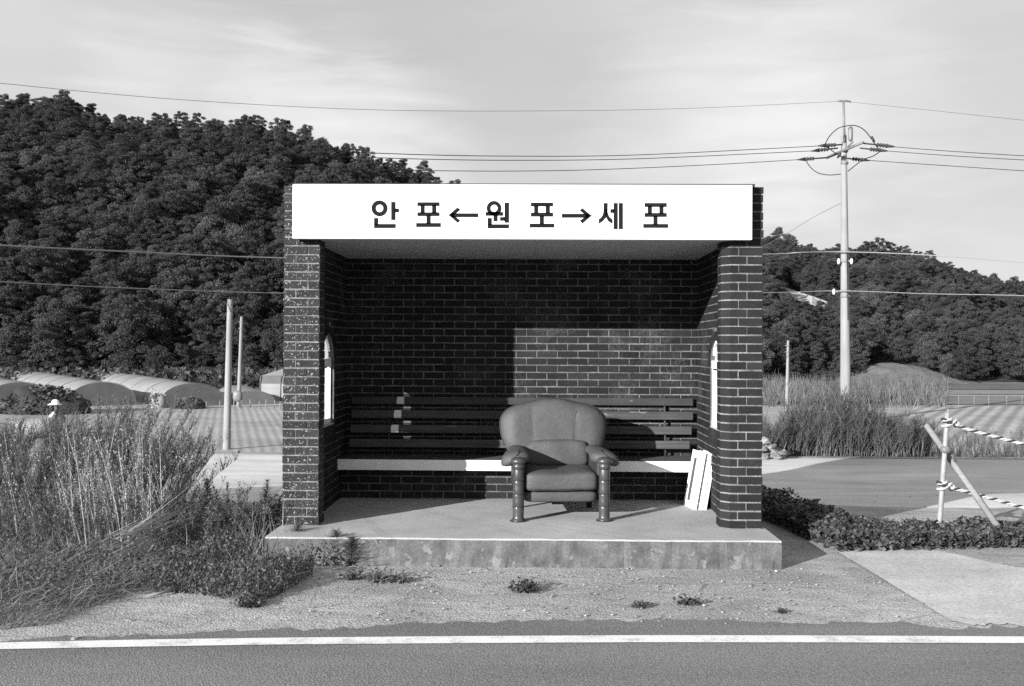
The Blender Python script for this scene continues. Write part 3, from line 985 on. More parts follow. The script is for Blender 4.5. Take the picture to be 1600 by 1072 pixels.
# windows: white frame with two mullions, frosted sheet behind
for side in (0, 1):
    ya, yb, xi, xo, sg = WIN[side]
    xc = xi - sg * (.055 if side == 0 else .04)     # plane of the frame
    yq = yb - (.125 if side == 0 else 0)            # the left sheet stops short: daylight slips past its edge
    mb = MB()
    pts = [Vector((0, ya + .012, WZ0 + .02)), Vector((0, yq - .01, WZ0 + .02)), Vector((0, yq - .01, WZS))]
    if side == 0:
        pts = pts[:2] + [Vector((0, yq - .01, WZS))]
    arc = [Vector((0, y, arch_top(y, ya, yb) - .012)) for y in [yb - .012 - (yb - ya - .024) * i / 14 for i in range(15)]]
    pts = pts[:3] + [p for p in arc if p.z > WZS + .004] + [Vector((0, ya + .012, WZS))]
    mb.prism(pts, Vector((xc - .002, 0, 0)), Vector((xc + .002, 0, 0)))
    pane = under(mb.build('window', M['frosted_sheet']))
    fr = MB()
    w_ = .028
    xa, xb = xc - .022, xc + .022
    fr.box(xa, xb, ya + .002, ya + .002 + w_, WZ0 + .01, WZS - .02)
    fr.box(xa, xb, yb - .002 - w_ * (1 if side else .6), yb - .002, WZ0 + .01, WZS - .02)
    fr.box(xa - .004, xb + .004, ya + .004, yb - .004, WZS - .02, WZS + .045)
    fr.box(xa - .002, xb + .002, ya + .004, yb - .004, WZ0 + .002, WZ0 + .05)
    for k in (1, 2):
        yy = ya + (yq - ya) * k / 3
        fr.box(xa + .006, xb - .006, yy - .016, yy + .016, WZ0 + .05, WZS - .02)
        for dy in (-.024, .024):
            fr.box(xa + .012, xb - .012, yy + dy - .005, yy + dy + .005, WZ0 + .051, WZS - .021, 1)  # dark strips standing in for the shadow lines beside each mullion
    for i in range(14):
        y0_, y1_ = yb - .004 - (yb - ya - .008) * i / 14, yb - .004 - (yb - ya - .008) * (i + 1) / 14
        z0_, z1_ = arch_top(y0_, ya, yb) - .004, arch_top(y1_, ya, yb) - .004
        if min(z0_, z1_) < WZS + .045: continue
        q = [Vector((0, y0_, z0_)), Vector((0, y1_, z1_)), Vector((0, y1_, z1_ - .03)), Vector((0, y0_, z0_ - .03))]
        fr.prism(q, Vector((xa, 0, 0)), Vector((xb, 0, 0)))
    fr.box(xa + .002, xb - .002, ya + .03, yq - .012, WZS - .034, WZS - .0205, 1)  # dark strip under the transom, standing in for its shadow line
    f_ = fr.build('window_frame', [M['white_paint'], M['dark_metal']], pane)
    sl = MB()
    xs_ = sorted((xi - sg * .002, xo + sg * .03))
    sl.box(xs_[0], xs_[1], ya + .003, yb - .003, WZ0 - .004, WZ0 + .006)
    sl.build('sill', M['concrete'], pane)

# back wall
mb = MB()
mb.box(XL0 + .01, XR1 - .01, YB + .006, YE - .006, PZ, TOP - .02, 1)
brick_face(mb, lambda u, d, z: Vector((u, YB + .006 - d, z)), XL1, XR0, PZ, 2.40, None, 0, shift=.05)
brick_face(mb, lambda u, d, z: Vector((u, YE - .006 + d, z)), XL0, XR1, PZ, TOP, None, 0)
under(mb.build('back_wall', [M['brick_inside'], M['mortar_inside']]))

# roof slab with its ceiling
mb = MB()
mb.box(XL1 + .001, XR0 - .001, 7.567, YB + .002, 2.39, TOP - .03)
mb.box(-1.80, 1.69, 7.53, YE + .05, TOP - .008, TOP + .012, 1)
under(mb.build('roof', [M['ceiling_paint'], M['dark_metal']]))

# signboard
SY = 7.50
sl_, sr_ = at(457, 330, SY).x, at(1175.5, 330, SY).x
mb = MB()
z_bl, z_br = at(457, 373, SY).z, at(1175, 374.5, SY).z
z_tl, z_tr = at(457, 286.5, SY).z, at(1175, 290.5, SY).z
zb_, zt_ = (z_bl + z_br) / 2, (z_tl + z_tr) / 2
mb.box(sl_, sr_, SY, SY + .066, zb_, zt_)
board = under(mb.build('signboard', M['white_paint'], bevel=.004))
LY = SY - .0015


def on_sign(px, py):
    p = at(px, py, LY)
    return Vector((p.x, 0, p.z))


def stroke(mb, pts, grow=0.0):
    """a filled outline in photograph pixels, 3 mm of raised vinyl"""
    q = [on_sign(*p) for p in pts]
    area = sum(a.x * b.z - b.x * a.z for a, b in zip(q, q[1:] + q[:1]))
    if area < 0: q = q[::-1]
    if grow:
        n = len(q); g = grow * SY / F; out = []
        for i in range(n):
            e1 = (q[i] - q[i - 1]).normalized(); e2 = (q[(i + 1) % n] - q[i]).normalized()
            n1, n2 = Vector((e1.z, 0, -e1.x)), Vector((e2.z, 0, -e2.x))
            b = n1 + n2
            out.append(q[i] + (b * (2 * g / b.length_squared) if b.length > .4 else n1 * g))
        q = out
    mb.prism(q, Vector((0, LY + .0012, 0)), Vector((0, LY - .0015, 0)))


def glyph(name, org, sc, rects=(), rings=(), polys=()):
    mb = MB()
    T = lambda p: (org[0] + p[0] / sc, org[1] + p[1] / sc)
    for x0, x1, y0, y1 in rects:
        stroke(mb, [T((x0, y0)), T((x0, y1)), T((x1, y1)), T((x1, y0))], .7)
    for cx, cy, ro, ri in rings:
        ro += .7 * sc; ri -= .5 * sc
        n = 32
        for k in range(n):
            a, b = 2 * math.pi * k / n, 2 * math.pi * (k + 1) / n
            stroke(mb, [T((cx + ro * math.cos(a), cy + ro * math.sin(a))), T((cx + ro * math.cos(b), cy + ro * math.sin(b))), T((cx + ri * math.cos(b), cy + ri * math.sin(b))), T((cx + ri * math.cos(a), cy + ri * math.sin(a)))])
    for pl in polys:
        stroke(mb, [T(p) for p in pl], .65)
    return mb.build(name, M['letter_vinyl'], board)


A, B_, C_ = ((480, 285), 5.333), ((430, 270), 3.97), ((820, 270), 3.97)
glyph('letter_an', *A, [(703, 731, 166, 310), (731, 760, 221, 246), (560, 587, 300, 350), (560, 733, 350, 377)], [(602, 216, 63, 34)])
glyph('letter_po', *A, [(921, 1098, 169, 193), (948, 974, 193, 253), (1044, 1071, 193, 253), (921, 1098, 253, 277), (997, 1024, 277, 342), (911, 1109, 342, 368)])
glyph('arrow_mark', *A, [(1206, 1421, 261, 286)], (), [[(1182, 272), (1252, 213), (1270, 228), (1214, 273)], [(1182, 272), (1214, 273), (1270, 318), (1253, 333)]])
glyph('letter_won', *B_, [(1307, 1410, 246, 264), (1356, 1376, 264, 298), (1425, 1447, 187, 307), (1397, 1425, 277, 295), (1320, 1340, 283, 322), (1320, 1447, 322, 342)], [(1357, 220, 43, 24)])
glyph('letter_po', *C_, [(40, 172, 187, 206), (60, 80, 206, 250), (132, 152, 206, 250), (40, 172, 250, 269), (95, 115, 269, 318), (32, 180, 318, 337)])
glyph('arrow_mark', *C_, [(232, 390, 257, 276)], (), [[(410, 266), (386, 267), (344, 234), (357, 222)], [(410, 266), (357, 311), (344, 298), (386, 267)]])
glyph('letter_se', *C_, [(533, 553, 228, 246), (553, 573, 190, 347), (585, 605, 190, 347)], (),
      [[(491, 190), (511, 190), (510, 232), (491, 232)], [(491, 230), (510, 230), (508, 252), (500, 276), (482, 298), (461, 312), (461, 290), (476, 278), (487, 258)], [(510, 230), (510, 246), (520, 272), (541, 292), (541, 313), (518, 298), (503, 268), (503, 246)]])
glyph('letter_po', *C_, [(745, 877, 190, 209), (765, 785, 209, 252), (837, 857, 209, 252), (745, 877, 252, 271), (800, 820, 271, 320), (737, 886, 320, 339)])
mb = MB()
for x0, x1, y0, y1 in ((465, 1168, 364.0, 364.7), (493, 551, 300, 300.7), (493, 493.7, 300, 357), (550.3, 551, 300, 357), (493, 551, 356.4, 357), (1072, 1131, 302, 302.7), (1072, 1072.7, 302, 360)):
    stroke(mb, [(x0, y0), (x0, y1), (x1, y1), (x1, y0)])
mb.build('border_line', M['faint_line'], board)

# built-in bench: brick base, white edged seat, four wooden back rails
bench = under(empty('bench'))
mb = MB()
mb.box(XL1 + .002, XR0 - .002, 8.986, YB - .01, PZ, .476, 1)
brick_face(mb, lambda u, d, z: Vector((u, 8.986 - d, z)), XL1 + .002, XR0 - .002, PZ, .474, None, 0, shift=.03)
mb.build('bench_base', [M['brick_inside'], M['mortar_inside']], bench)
mb = MB()
sf = 8.80
zs1, zs0 = at(800, 718.8, sf).z, at(800, 736, sf).z
mb.box(XL1 + .003, XR0 - .003, sf, YB - .004, zs0, zs1 - .004)
mb.box(XL1 + .004, XR0 - .004, sf + .004, YB - .006, zs1 - .003, zs1, 1)
mb.build('seat', [M['bench_paint'], M['seat_wood']], bench, bevel=.003)
for k, (ty, by, D) in enumerate(((621, 632.5, 9.20), (642, 654.5, 9.175), (665, 677.5, 9.15), (687.5, 700, 9.12))):
    z1, z0 = at(800, ty, D).z, at(800, by, D).z
    mb = MB()
    xa, xb = at((549, 549, 547.5, 546)[k], 650, D).x, at((1083, 1083, 1081, 1078)[k], 650, D).x
    mb.box(xa, xb, D, D + .032, z0, z1, 0, (.75, .95, 1.15, 1.3)[k])
    mb.build('backrest_rail', M['wood_slat'], bench, bevel=.004)
for x in (-1.30, -.45, .40, 1.25):
    mb = MB()
    mb.tube([(x, 9.245, 1.12), (x, 9.23, 1.0), (x, 9.175, .65), (x, 9.17, .575)], .012, 6)
    mb.build('bracket', M['dark_metal'], bench)
p = at(516, 507, 8.42)
mb = MB(); mb.box(XL1, XL1 + .008, p.y - .02, p.y + .03, p.z - .02, p.z + .02)
under(mb.build('wall_tag', M['galv']))

# ------------------------------------------------------------------ window panels leaning on the right wall
B0, U0, T0 = Vector((1.395, 8.47, PZ)), Vector((-.045, .28, 0)), Vector((.085, .015, .485))


def leaning_panel(off, s, label, slot):
    u, v = U0.normalized(), T0.normalized()
    nrm = u.cross(v).normalized()
    if nrm.x > 0: nrm = -nrm
    W_, H_ = U0.length * s[0], T0.length * s[1]
    o0 = B0 + off
    mat = Matrix.Translation(o0) @ Matrix((u, v, nrm)).transposed().to_4x4()
    mb = MB()
    th = .024
    st = .055 * s[0]
    mb.box(0, st, 0, H_, -th, 0, mat=mat)
    mb.box(W_ - st * .9, W_, 0, H_, -th, 0, mat=mat)
    mb.box(st, W_ - st * .9, 0, .05, -th, 0, mat=mat)
    mb.box(st, W_ - st * .9, H_ - .06, H_, -th, 0, mat=mat)
    root = mb.build('window_panel', M['white_paint'], bevel=.0015)
    ins = MB()
    ins.box(st, W_ - st * .9, .05, H_ - .06, -th * .8, -th * .45, mat=mat)
    ins.build('infill', M['white_paint'], root)
    if slot:
        g = MB()
        g.box(W_ * .60, W_ - st * .95, .055, H_ - .065, -th * .44, -th * .30, mat=mat)
        g.build('louvre', surf('louvre_grey', 0.07, rough=.9), root)
    return tag(root, label, 'window panel', 'white window panels leaning inside the shelter')


leaning_panel(Vector((0, 0, 0)), (1, 1), 'front white window panel with a grey slot, leaning against the right brick wall', True)
leaning_panel(Vector((.052, -.005, 0)), (.96, .985), 'middle plain white window panel leaning behind the slotted one', False)
leaning_panel(Vector((.085, .0, 0)), (.94, .99), 'rear white window panel nearest the right brick wall', False)

# ------------------------------------------------------------------ armchair
chair = empty('armchair', (0.228, 8.24, PZ), R(4.5))
tag(chair, 'worn grey leather armchair with turned wooden front legs on the platform', 'armchair')


def pillow(name, outline, ctr, y0, bulge_f, bulge_b, lean=0.0, rings=12, mat=None, sag=None):
    """padded cushion from a front outline of (x, z): rings shrink towards ctr while the faces swell"""
    mb = MB()
    n = len(outline)
    vs, fs = [], []
    seq = []
    for s, bu in ((-1, bulge_f), (1, bulge_b)):
        for k in range(rings + 1):
            q = k / rings if s < 0 else 1 - k / rings
            if s > 0 and k == 0: continue
            d = bu * (max(0, 1 - q ** 4.5)) ** 0.5
            seq.append((max(q, 0.004), s * d))
    for q, d in seq:
        for x, z in outline:
            X = ctr[0] + (x - ctr[0]) * q; Z = ctr[1] + (z - ctr[1]) * q
            Y = y0 + d + lean * (Z - ctr[1])
            if sag: Y += sag(X, Z) * (1 if d < 0 else 0) * (1 - q ** 6)
            vs.append((X, Y, Z))
    for r in range(len(seq) - 1):
        for i in range(n):
            fs.append((r * n + i, r * n + (i + 1) % n, (r + 1) * n + (i + 1) % n, (r + 1) * n + i))
    fs.append(tuple(range(n))[::-1]); fs.append(tuple(range((len(seq) - 1) * n, len(seq) * n)))
    mb.add(vs, fs, 0, 1, True)
    return mb.build(name, mat or M['leather'], chair)


def smooth_outline(pts, n=72):
    pts = [Vector((a, b, 0)) for a, b in pts]
    m_ = len(pts); out = []
    for i in range(m_):
        p0, p1, p2, p3 = pts[i - 1], pts[i], pts[(i + 1) % m_], pts[(i + 2) % m_]
        for k in range(max(1, n // m_)):
            t_ = k / max(1, n // m_)
            q = 0.5 * ((2 * p1) + (p2 - p0) * t_ + (2 * p0 - 5 * p1 + 4 * p2 - p3) * t_ ** 2 + (3 * p1 - p0 - 3 * p2 + p3) * t_ ** 3)
            out.append((q.x, q.y))
    return out


half = [(0.0, .934), (.085, .930), (.155, .914), (.225, .896), (.325, .874), (.405, .834), (.449, .775), (.458, .70), (.442, .60), (.405, .51), (.36, .475), (.22, .46)]
outl = smooth_outline([(x, z) for x, z in half] + [(-x, z) for x, z in half[:0:-1]], 120)
BKY = 0.30
back_sag = lambda X, Z: -0.022 * math.exp(-((abs(X) - .36) / .09) ** 2) + 0.005 * math.exp(-((abs(X) - .185) / .02) ** 2)
back = pillow('backrest', outl, (0, .69), BKY, .075, .11, 0.20, sag=back_sag, rings=22)
fr_y = lambda x, z, ex=0: BKY - .075 * (max(0, 1 - min(1, max(abs(x) / .44, abs(z - .69) / .25)) ** 4.5)) ** .5 + .2 * (z - .69) + back_sag(x, z) - .001 - ex
for sx in (-1, 1):
    mb = MB()
    pts = []
    for k in range(13):
        u = k / 12
        z = .835 - u * .24
        x = sx * (.195 - .035 * math.sin(u * 1.7))
        pts.append((x, fr_y(x, z, -.003), z))
    mb.tube(pts, [.0005] + [.0032] * 11 + [.0005], 6)
    mb.build('seam', M['piping'] if sx < 0 else M['leather_dark'], back)
mb = MB()
mb.tube([(x, BKY + .2 * (z - .69) - .005, z) for x, z in outl[72:] + outl[:50]], .005, 6)
mb.build('piping', M['leather_dark'], back)
# lumbar pad between the arms
lum = [(-.265, .50), (-.20, .575), (-.1, .592), (0, .594), (.12, .594), (.22, .586), (.275, .56), (.285, .47), (.262, .385), (.1, .375), (-.1, .375), (-.25, .39), (-.285, .44)]
lo_ = smooth_outline(lum, 104)
lumbar = pillow('lumbar_cushion', lo_, (0, .485), .165, .045, .10, 0.20, rings=16, sag=lambda X, Z: .012 * math.sin(X * 19 + Z * 9) * .5)
# seat
mb = MB()
crease = lambda q: Vector((q.x, q.y, q.z + (-.012 * math.exp(-(q.x / .22) ** 2) if q.z > .33 else 0) + .004 * math.sin(q.x * 23 + q.y * 7)))
mb.puff((0, -.075, .312), (.588, .60, .172), 10, 48, 30, fn=crease, pz=5.5)
seat = mb.build('seat_cushion', M['leather'], chair)
mb = MB(); mb.tube([(x, -.366, .252 + .003 * math.sin(x * 20)) for x in [-.25 + .05 * i for i in range(11)]], .004, 6)
mb.build('seam', M['leather_dark'], seat)
mb = MB(); mb.puff((0, -.06, .185), (.59, .52, .10), 10, 40, 16, pz=6)
mb.build('skirt', M['leather'], chair)
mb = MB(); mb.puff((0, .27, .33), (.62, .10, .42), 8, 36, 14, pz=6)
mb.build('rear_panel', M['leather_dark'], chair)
mb = MB(); mb.box(-.05, .05, -.1, .1, .09, .15)
mb.build('recliner_block', M['dark_metal'], chair, bevel=.006)
# arms: padded scroll, wider and drooping outwards at the front; leather side below
for sx in (-1, 1):
    mb = MB()
    N_, K_ = 22, 20
    vs, fs = [], []
    for i in range(N_ + 1):
        u = i / N_
        y = .30 - .64 * u
        w_ = .070 + .048 * smooth(.35, .9, u)
        h_ = .040 + .014 * smooth(.3, .85, u)
        if u > .86: w_ *= math.sqrt(max(.02, 1 - ((u - .86) / .14) ** 2)); h_ *= math.sqrt(max(.02, 1 - ((u - .86) / .14) ** 2))
        cx = sx * (.325 + .035 * smooth(.3, .9, u))
        cz = .500 - .012 * smooth(.35, 1.0, u) + .012 * smooth(.0, .3, u) * (1 - smooth(.5, 1, u))
        for k in range(K_):
            an = 2 * math.pi * k / K_
            ca, sa = math.cos(an), math.sin(an)
            x = cx + w_ * math.copysign(abs(ca) ** .8, ca)
            z = cz + h_ * math.copysign(abs(sa) ** .8, sa) - .35 * max(0, sx * (x - cx)) * smooth(.3, .9, u) * (1.0 if sa < .4 else .7)
            vs.append((x, y, z))
    for i in range(N_):
        for k in range(K_):
            fs.append((i * K_ + k, i * K_ + (k + 1) % K_, (i + 1) * K_ + (k + 1) % K_, (i + 1) * K_ + k))
    fs.append(tuple(range(K_))); fs.append(tuple(range(N_ * K_, (N_ + 1) * K_)))
    mb.add(vs, fs, 0, 1, True)
    arm = mb.build('armrest', M['leather'], chair)
    mb = MB()
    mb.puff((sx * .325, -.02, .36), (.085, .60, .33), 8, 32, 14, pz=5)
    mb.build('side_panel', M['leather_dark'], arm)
    mb = MB()
    mb.tube([(sx * .335, -.24, .547), (sx * .33, -.285, .541), (sx * .345, -.322, .522), (sx * .385, -.332, .497)], .0045, 6)
    mb.build('seam', M['leather_dark'], arm)
# turned front legs, ringed like bamboo, and plain back legs
for sx in (-1, 1):
    prof = [(.057, 0), (.058, .010), (.052, .017), (.045, .024), (.043, .04), (.045, .098), (.046, .112), (.0425, .117), (.047, .122), (.045, .16), (.045, .20), (.0465, .209), (.0425, .215), (.046, .221), (.0435, .26), (.043, .30), (.045, .316), (.041, .322), (.0455, .328), (.043, .37), (.043, .405), (.040, .414), (.049, .424), (.052, .437), (.046, .447), (.044, .452), (.060, .460), (.064, .474), (.058, .490), (.036, .503), (.008, .507)]
    mb = MB()
    mb.lathe(prof, (sx * .342, -.355, 0), 28)
    leg = mb.build('leg', M['varnish'], chair)
    for zz in (.117, .215, .322, .414):
        mb = MB()
        mb.lathe([(.0455, zz - .0045), (.0472, zz - .002), (.0472, zz + .002), (.0455, zz + .0045)], (sx * .342, -.355, 0), 28)
        mb.build('ring', M['varnish_dark'], leg)
    mb = MB(); mb.lathe([(.066, 0), (.066, .006), (.060, .009)], (sx * .342, -.355, 0), 28)
    mb.build('foot', M['varnish_dark'], leg)
    mb = MB()
    mb.tube([(sx * .31, .29, 0), (sx * .305, .28, .16), (sx * .30, .27, .40)], [.024, .028, .03], 10)
    mb.build('leg', M['varnish_dark'], chair)

# ------------------------------------------------------------------ poles and wires
def px_pole(b, t, D, r, mat, mb=None, extra=0.0):
    lo_, hi_ = at(*b, D), at(*t, D)
    d = (lo_ - hi_).normalized()
    lo2 = lo_ + d * extra
    n = 9
    pts = [lo2 + (hi_ - lo2) * (i / (n - 1)) for i in range(n)]
    rr = [r[0] + (r[1] - r[0]) * (i / (n - 1)) for i in range(n)]
    mb = mb or MB()
    mb.tube(pts, rr, 16)
    return mb, pts[0], d


PD = 37.0
main = empty('utility_pole', at(1321, 655, PD))
tag(main, 'tall concrete utility pole with crossarms and insulators right of the shelter', 'utility pole')


def mpart(name, mb, mat, parent=None):
    o = mb.build(name, mat)
    o.parent = parent or main
    if parent is None: o.location = -main.location
    return o


mb, _, _ = px_pole((1321.5, 655), (1318.5, 212), PD, (.205, .098), None, extra=.5)
shaft = mpart('pole', mb, M['pole_concrete'])
mb = MB()
mb.tube([at(1319.5, 222, PD - .12), at(1317.8, 157, PD - .12)], .045, 8)
mb.tube([at(1307, 158.5, PD - .12), at(1312, 157.5, PD - .12), at(1318, 158, PD - .12), at(1323, 157.5, PD - .12), at(1330, 159.5, PD - .12)], [.02, .04, .045, .04, .02], 8)
mpart('top_bracket', mb, M['galv'])
ARM = [(at(1292, 246.5, PD + 1.0), at(1348.5, 222.5, PD - 1.35)), (at(1309, 246, PD + .9), at(1332, 222, PD - 1.0))]
for (a, b), rad in zip(ARM, (.055, .05)):
    mb = MB(); mb.tube([a, b], rad, 4)
    mpart('crossarm', mb, M['galv'])
for py in (236, 255, 393, 408, 455, 463):
    mb = MB()
    c = at(1319.5 + (py - 236) * .0055, py, PD)
    rr = .105 + (py - 212) * .00024 + .012
    mb.lathe([(rr, -.05), (rr + .012, -.035), (rr + .012, .035), (rr, .05)], c, 16)
    mpart('band', mb, M['galv'])
mb = MB()
mb.lathe([(.03, -.42), (.07, -.40), (.085, -.33), (.085, .05), (.06, .1), (.03, .12)], at(1329, 203, PD - .3), 12)
mb.tube([at(1329, 214, PD - .3), at(1329.5, 226, PD - .3)], .012, 6)
mpart('lightning_arrester', mb, M['galv'])
# dead-end insulator strings: photograph point of the wire end, point on the arm, depth
STR = [((1290, 227.3), (1316, 226), PD - .9), ((1279, 234.8), (1309, 231.5), PD), ((1257, 248.8), (1293, 246.3), PD + 1.0),
       ((1385.7, 228), (1349, 224), PD - 1.2), ((1375, 234.8), (1344, 231.5), PD - .2), ((1347, 249.7), (1324, 247.5), PD + .8)]
for e, a, D in STR:
    E, Aq = at(*e, D), at(*a, D)
    mb = MB()
    mb.tube([E, Aq], .03, 6)
    ax = (Aq - E).normalized()
    for k in range(4):
        c = E + ax * (.03 + .1 * k)
        mb.lathe([(.03, -.035), (.07, -.03), (.08, .0), (.04, .035)], c, 12, axis=ax)
    mb.tube([E - ax * .28, E], [.02, .07], 8)
    mpart('insulator', mb, M['dark_metal'])


def spline(pts, n=10):
    out = []
    for i in range(len(pts) - 1):
        p0, p1, p2, p3 = pts[max(i - 1, 0)], pts[i], pts[i + 1], pts[min(i + 2, len(pts) - 1)]
        for k in range(n):
            t_ = k / n
            out.append(0.5 * ((2 * p1) + (p2 - p0) * t_ + (2 * p0 - 5 * p1 + 4 * p2 - p3) * t_ ** 2 + (3 * p1 - p0 - 3 * p2 + p3) * t_ ** 3))
    out.append(pts[-1])
    return out


for path in ([(1289, 226, -.9), (1296, 213, -.8), (1309, 201, -.6), (1322, 197, -.5), (1337, 196.5, -.4), (1350, 203, -.3), (1361, 216, -.25), (1373, 234, -.2)],
             [(1292, 228, -.9), (1302, 237, -.6), (1315, 245, -.3), (1328, 248.5, .4), (1347, 249.7, .8)],
             [(1258, 249, 1.0), (1267, 262, 1.0), (1279, 270.5, .9), (1296, 273.5, .8), (1314, 272, .5)],
             [(1376, 236, -.2), (1364, 244, .3), (1348, 249, .8)]):
    mb = MB(); mb.tube(spline([at(x, y, PD + d) for x, y, d in path], 6), .017, 6)
    mpart('jumper', mb, M['cable'])
mb = MB(); mb.tube([at(1362, 213, PD - .25), at(1366, 222, PD - .25)], [.04, .05], 8); mpart('jumper_clamp', mb, M['dark_metal'])
mb = MB(); mb.tube([at(1325, 267.5, PD + .3), at(1344, 252.5, PD + .8)], .018, 6); mpart('brace', mb, M['galv'])
for x, y in ((1310.5, 408), (1330.5, 408), (1303, 455.5)):
    mb = MB()
    mb.lathe([(.02, -.12), (.05, -.08), (.06, .0), (.045, .07), (.02, .1)], at(x, y, PD - .15), 12)
    mb.tube([at(x, y, PD - .15), at(1320.5, y, PD - .05)], .018, 6)
    mpart('spool_insulator', mb, M['porcelain'])
mb = MB(); mb.tube([at(1323.5, 395, PD - .18), at(1324.5, 470, PD - .2), at(1325, 500, PD - .21)], .014, 6); mpart('ground_lead', mb, M['cable'])


def wire(name, pts, r, mat, label, cat='wire', group=None):
    """pts: photograph x, y and depth; a smooth sagging cable through them"""
    mb = MB(); mb.tube(spline([at(x, y, D) for x, y, D in pts], 12), r, 6)
    return tag(mb.build(name, mat), label, cat, group)


OL = 24.0    # depth at which the lines leave the picture on the left
G = 'overhead wires of the utility pole'
wire('ground_wire', [(1308, 158.5, PD), (1100, 168.5, 33), (890, 173, 30), (600, 172, 27), (300, 157, OL), (0, 130, 21), (-200, 105, 19)], .0055, M['cable'], 'thin topmost wire crossing the sky left of the pole', 'wire', G)
wire('ground_wire', [(1329, 159.5, PD), (1460, 173, 33), (1600, 188, 30), (1800, 208, 27)], .0055, M['cable'], 'thin topmost wire running from the pole to the right', 'wire', G)
wire('power_line', [(1278, 228.2, PD - .9), (1000, 242, 33), (800, 244, 30), (620, 240.5, 28), (440, 231, 26), (0, 196, 22), (-200, 170, 20)], .0125, M['cable'], 'upper of the three power lines left of the pole', 'wire', G)
wire('power_line', [(1267, 236, PD), (1000, 248, 34), (800, 250.5, 31), (620, 247.5, 29), (440, 239, 27), (0, 207, 23), (-200, 183, 21)], .0125, M['cable'], 'middle of the three power lines left of the pole', 'wire', G)
wire('power_line', [(1245, 249.7, PD + 1), (1100, 258, 36), (900, 266, 34), (700, 267, 32), (500, 261, 30), (0, 232, 25), (-200, 210, 23)], .0125, M['cable'], 'lowest of the three power lines left of the pole', 'wire', G)
wire('power_line', [(1397, 229.5, PD - 1.2), (1480, 236, 34), (1600, 243.5, 32), (1800, 254, 28)], .0125, M['cable'], 'upper of the three power lines right of the pole', 'wire', G)
wire('power_line', [(1386, 236, PD - .2), (1480, 243, 35), (1600, 250, 33), (1800, 260, 29)], .0125, M['cable'], 'middle of the three power lines right of the pole', 'wire', G)
wire('power_line', [(1358, 250.8, PD + .8), (1480, 259, 36), (1600, 267, 34), (1800, 279, 30)], .0125, M['cable'], 'lowest of the three power lines right of the pole', 'wire', G)
wire('telephone_cable', [(-220, 367, 19), (0, 383, 21), (220, 394, 24), (440, 403, 27), (800, 408, 31), (1190, 397.5, 36), (1250, 394.5, 36.4), (1312, 393.5, PD - .2), (1400, 396, 35), (1500, 402, 33), (1600, 410, 31), (1800, 426, 28)], .019, M['cable_pale'], 'upper pale cable passing behind the shelter to the pole', 'cable', 'telephone cables')
wire('telephone_cable', [(-220, 424, 19), (0, 440, 21), (220, 451, 24), (440, 458, 27), (800, 462, 31), (1190, 457.5, 36), (1312, 454.5, PD - .2), (1450, 459, 34), (1600, 462, 31), (1800, 470, 28)], .013, M['cable_pale'], 'lower pale cable passing behind the shelter to the pole', 'cable', 'telephone cables')
wire('guy_wire', [(1317, 316, PD), (1270, 340, 45), (1232, 363, 55), (1170, 398, 72)], .011, M['cable_pale'], 'slanting guy wire running down left from the pole', 'wire')

for b, t_, D, r, ex, lab in (((354, 708, ), (359.5, 468), 26, (.105, .070), .4, 'short pale concrete pole beside the dirt track on the left'),
                             ((373.5, 618), (377.5, 495), 44, (.10, .06), .6, 'slim distant pole behind the left concrete pole'),
                             ((1229.5, 628), (1231.5, 532), 42, (.085, .05), 1.0, 'slim pale pole between the shelter and the utility pole')):
    mb, base, _ = px_pole(b, t_, D, r, None, extra=ex)
    o = mb.build('concrete_pole', M['pole_concrete'])
    tag(o, lab, 'pole', 'short poles')
    for k in (8, 18):
        mb = MB()
        mb.tube([at(t_[0] - 5, t_[1] + k, D - .05), at(t_[0] + 3, t_[1] + k, D - .05)], .02, 6)
        mb.build('step_bolt', M['galv'], o)
mb = MB(); q = at(371.5, 619, 43.6); mb.puff(q, (.42, .3, .5), 3, 16, 10)
tag(mb.build('meter_box', M['galv']), 'small white box at the foot of the distant left pole', 'box')

# ------------------------------------------------------------------ rope fence on the right
for b, t_, D, lab in (((1467, 833), (1480.5, 645), 8.46, 'leaning white metal post with two ropes tied to it'), ((1840, 900), (1838, 690), 8.2, 'second rope post further along the driveway')):
    mb, base, d = px_pole(b, t_, D, (.022, .020), None, extra=.12)
    o = tag(mb.build('rope_post', M['pipe']), lab, 'post', 'posts of the rope fence')
    mb = MB(); hi_ = at(*t_, D)
    mb.tube([hi_ + d * .1 + Vector((.012, .02, 0)), hi_ - d * .03 + Vector((.014, .02, 0))], .014, 8)
    mb.build('inner_tube', M['brace'], o)
    for py in (.38,):
        c = at(b[0] + (t_[0] - b[0]) * .7, b[1] + (t_[1] - b[1]) * .7, D)
        mb = MB(); mb.lathe([(.028, -.02), (.032, -.015), (.032, .015), (.028, .02)], c, 12, axis=-d)
        mb.build('collar', M['pipe'], o)
mb = MB()
mb.tube([at(1578, 850, 8.22), at(1510, 753, 8.45), at(1447, 664, 8.72)], [.029, .027, .025], 10)
br = tag(mb.build('brace_pole', M['brace']), 'slanting grey wooden brace crossing behind the rope post', 'brace')
mb = MB(); mb.tube([at(1483, 705, 8.5), at(1494, 722, 8.52)], .008, 6); mb.tube([at(1474, 702, 8.42), at(1486, 705, 8.52)], .03, 8)
mb.build('wire_tie', M['galv'], br)


